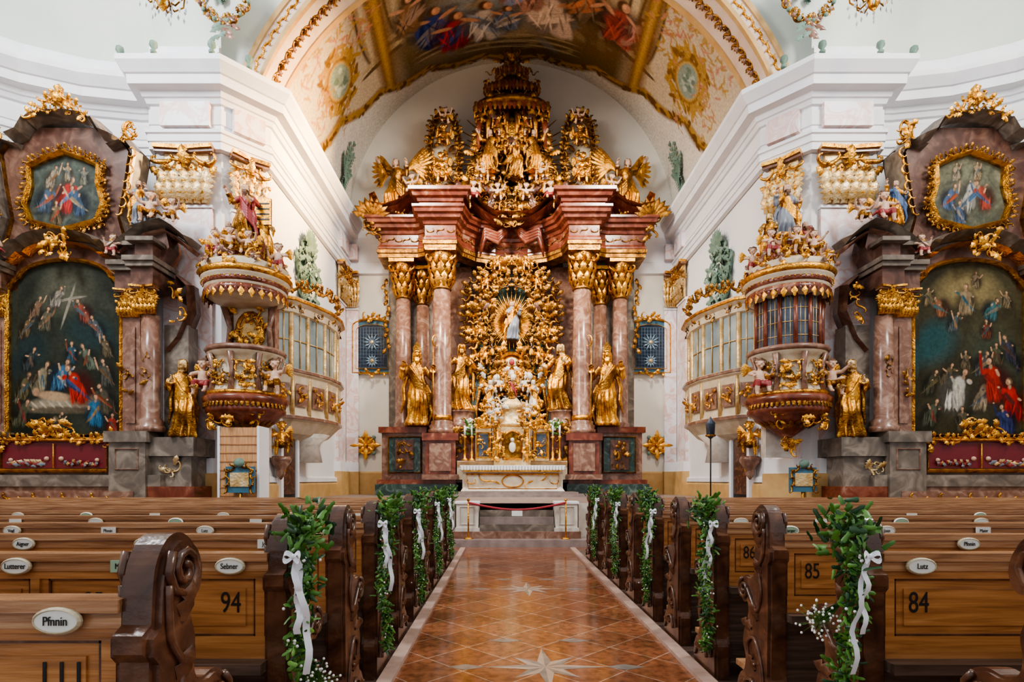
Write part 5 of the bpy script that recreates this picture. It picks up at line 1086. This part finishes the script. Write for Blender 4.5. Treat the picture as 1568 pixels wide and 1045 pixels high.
for s in(-1,1):
    for k,d in enumerate(DP):
        p=bpy.data.objects.new('church_pew',PM[s]); scene.collection.objects.link(p); p.location=(s*1.26,d,0.004)
        if k>5: continue
        mb=MB()
        spots=[(.26+.47*i+(.2 if k==2 else 0)+(.3 if k>2 else 0)+(.25*i if k>1 else 0),i) for i in range(8 if k>1 else 6)]
        for (x,i) in spots:
            cx=s*x; z=1.115; ov=arc(cx,z,.062,.033,0,2*pi,20)[:-1]; gr='sign_green' if (i*2+k)%5==3 else 'sign_white'
            if (i+k)%3==2 and not(k==1 and i==0): mb.box(cx-.052,cx+.052,-.045,-.034,z-.026,z+.026,gr)
            else: mb.prism(ov,-.044,-.034,gr); mb.frame(ov,.010,-.048,-.034,'sign_tan' if gr=='sign_white' else 'sign_white')
        mb.obj('name_plates',p)
        if k<4:
            for (x,i) in spots[:5]: text_mesh({(0,0):'Pfnnin',(1,0):'Sebner' if s<0 else 'Lutz',(2,0):'Josn' if s<0 else 'Lüterer'}.get((k,i),names[(i*3+k*2+(5 if s>0 else 0))%12]),.032,(s*x,-.047,1.115),'black_paint',p,'name_text',sc=(.85,1.1,1))
        nb={(-1,0):'111',(-1,1):'94',(-1,2):'93',(1,1):'84',(1,2):'85',(1,3):'86',(1,0):'83'}.get((s,k))
        if nb: 
            text_mesh(nb,.12,(s*.27,-.0105,.945),'black_paint',p,'number_text',sc=(.78,1.1,1))
            nb2={'84':'83','94':'95','93':'92','85':'86'}.get(nb,nb)
            text_mesh(nb2,.12,(s*.88,-.0105,.945),'black_paint',p,'number_text',sc=(.78,1.1,1))
mb=MB()
for s in(-1,1):
    x0,x1=sorted((s*1.24,s*9.6)); mb.box(x0,x1,-2,12.0,0.0005,.004,'pew_umber'); x0,x1=sorted((s*1.13,s*1.24)); mb.box(x0,x1,-2,12.3,0.0005,.035,'edge_stone')
mb.obj('pew_platform')
# ---------------------------------------------------------------- GARLANDS
def garland(s,seed):
    rg=random.Random(seed); mb=MB(); x0=-s*.065
    def pt(t): return Vector((x0+.015*math.sin(t*9),-.02+.05*math.sin(t*5+seed),1.26-1.05*t))
    for i in range(620):
        t=rg.random()**1.35; p=pt(t); w=.065*(1-t*.4) if t>.12 else .11
        p=p+Vector((rg.gauss(0,.5)*w*.8,rg.gauss(0,.5)*w,rg.gauss(0,.03)+(abs(rg.gauss(0,.04)) if t<.1 else 0)))
        d=Vector((rg.uniform(-1,1),rg.uniform(-1,1),rg.uniform(-1,.4) if t>.12 else rg.uniform(-.2,1)))
        mb.leaf(p,d,(rg.uniform(-1,1),-1,rg.uniform(-.3,1)),rg.uniform(.03,.06)*(1.3 if t<.12 else 1),rg.uniform(.014,.026)*(1.4 if t<.12 else 1),'leaf_green' if rg.random()<.7 else 'leaf_dark',.3,1)
    for i in range(12):
        a=rg.uniform(0,2*pi); q=pt(.03); d=Vector((math.cos(a)*.09,math.sin(a)*.06,rg.uniform(.0,.12))); mb.tube([q,q+d*.6,q+d],.0025,'leaf_green',4); mb.leaf(q+d,d,(0,-1,0),.06,.025,'leaf_green',.3,1)
    for i in range(20):
        q=pt(rg.uniform(.05,.9))+Vector((rg.gauss(0,.03),-.05+rg.gauss(0,.02),0)); mb.ball(q,.007,'petal',6,4)
    b=pt(.10)+Vector((s*.02,-.085,0))
    def strip(pts,w,nx):
        vs=[];fs=[]
        for i,p in enumerate(pts):
            p=Vector(p); vs+=[p-Vector(nx)*w/2,p+Vector(nx)*w/2]
        for i in range(len(pts)-1): fs.append((2*i,2*i+1,2*i+3,2*i+2))
        mb.add(vs,fs,'ribbon',True)
    for (dx,L,wv) in ((-s*.06,.50,.3),(-s*.02,.33,1.3)):
        strip([b+Vector((dx*math.sin(t/14*1.8)+.008*math.sin(t*1.2+wv),-.01+.012*math.sin(t*.9),-L*t/14)) for t in range(15)],.028,(1,.3,0))
    for sg in(-1,1):
        strip([b+Vector((sg*.035*math.sin(pi*t/10),-.02-.02*math.sin(pi*t/10),.018*math.sin(2*pi*t/10))) for t in range(11)],.022,(.1,.5,.9))
    mb.ball(b+Vector((0,-.02,0)),.012,'ribbon',8,6)
    ob=mb.obj('tmp'); me=ob.data; bpy.data.objects.remove(ob); return me
for s in(-1,1):
    gm=[garland(s,3),garland(s,8)]
    for i,k in enumerate((1,3,5,7,9)):
        o=bpy.data.objects.new('pew_garland',gm[i%2]); scene.collection.objects.link(o); o.location=(s*1.26,DP[k],.02)
for (x,xe,k,z) in ((1.05,1.2,1,.88),(-1.13,-1.2,1,.62)):
    mb=MB(); rg=random.Random(13); c=Vector((x,DP[k]-.06,z))
    for i in range(60):
        d=Vector((rg.gauss(0,.8),rg.gauss(0,.6),rg.gauss(0,1))).normalized()*rg.uniform(.03,.10); mb.tube([Vector((xe,DP[k],z+.08)),c+d*.4,c+d],.0012,'leaf_green',3); mb.ball(c+d,.006,'petal',6,4)
    mb.obj('babys_breath_bunch')
# ---------------------------------------------------------------- CHANDELIERS
for sg in(-1,1):
    mb=MB(); x,y,z=sg*6.05-(.25 if sg<0 else -.15),10.0,9.85
    mb.lathe([(.0,-.12),(.06,-.05),(.12,.05),(.05,.2),(.08,.5),(.2,.6),(.05,.8),(.04,1.6)],(x,y,z),'gold',14)
    for k in range(8):
        a=k*pi/4+.2; d=Vector((math.cos(a),math.sin(a),0)); c=Vector((x,y,z))
        mb.tube([c+Vector((0,0,.15)),c+d*.2+Vector((0,0,.02)),c+d*.36+Vector((0,0,.2)),c+d*.38+Vector((0,0,.4))],[.02,.016,.014,.014],'old_gold',6); mb.lathe([(.02,.4),(.06,.42),(.03,.46),(.02,.7)],tuple(c+d*.38),'petal',8)
        for q in(.15,.27,.37): mb.lathe([(.0,-.12),(.022,-.06),(.0,0)],tuple(c+d*q+Vector((0,0,.02))),'crystal',6,smooth=False); mb.lathe([(.0,-.09),(.025,-.04),(.0,0)],tuple(c+d*q*1.05+Vector((0,0,.16))),'crystal',6,smooth=False)
    mb.tube([(x,y,z+1.6),(x,y,z+6.5)],.015,'gold',5)
    mb.obj('chandelier')

# ---------------------------------------------------------------- LIGHT & CAMERA
w=bpy.data.worlds.new('World'); scene.world=w; w.use_nodes=True; nt=w.node_tree
bg=nt.nodes['Background']; bg.inputs['Color'].default_value=(.92,.96,1.0,1); bg.inputs['Strength'].default_value=0.70
def area(name,loc,target,size,power,col,spread=None):
    l=bpy.data.lights.new(name,'AREA'); l.shape='RECTANGLE'; l.size=size[0]; l.size_y=size[1]; l.energy=power; l.color=col
    if spread: l.spread=spread
    o=bpy.data.objects.new(name,l); scene.collection.objects.link(o); o.location=loc; o.rotation_euler=(Vector(target)-Vector(loc)).to_track_quat('-Z','Y').to_euler(); return o
area('chancel_fill_left',(-4.0,14.9,13.2),(1.0,21,6.5),(1.4,1.5),400,(1,.91,.78),1.9)  # added fill lamp hidden behind the arch, brightens the chancel
area('chancel_fill_right',(4.0,14.9,13.2),(-1.0,21,6.5),(1.4,1.5),400,(1,.91,.78),1.9)  # matching added fill on the right, also aimed at the altar
area('window_light_nave_left',(-11.0,5,14),(5,13,4),(3,4),1500,(.97,.98,1))
area('window_light_nave_right',(11.0,5,14),(-5,13,4),(3,4),1150,(1,.95,.88))
area('sunlight_window_right',(4.8,15.2,11.6),(-6.1,15.6,10.3),(.4,.4),420,(1,.62,.27),0.7)
cam=bpy.data.cameras.new('cam'); cam.lens=20.0; cam.sensor_width=36; cam.shift_y=.1355; cam.shift_x=.0089; cam.clip_start=.05
co=bpy.data.objects.new('camera',cam); scene.collection.objects.link(co); co.location=(-.32,0,1.5); co.rotation_euler=(pi/2,0,0); scene.camera=co
scene.view_settings.view_transform='AgX'
try: scene.view_settings.look='AgX - Medium High Contrast'
except Exception as ex: print(ex)
scene.view_settings.exposure=0.38
print('faces',sum(len(m.polygons) for m in bpy.data.meshes))
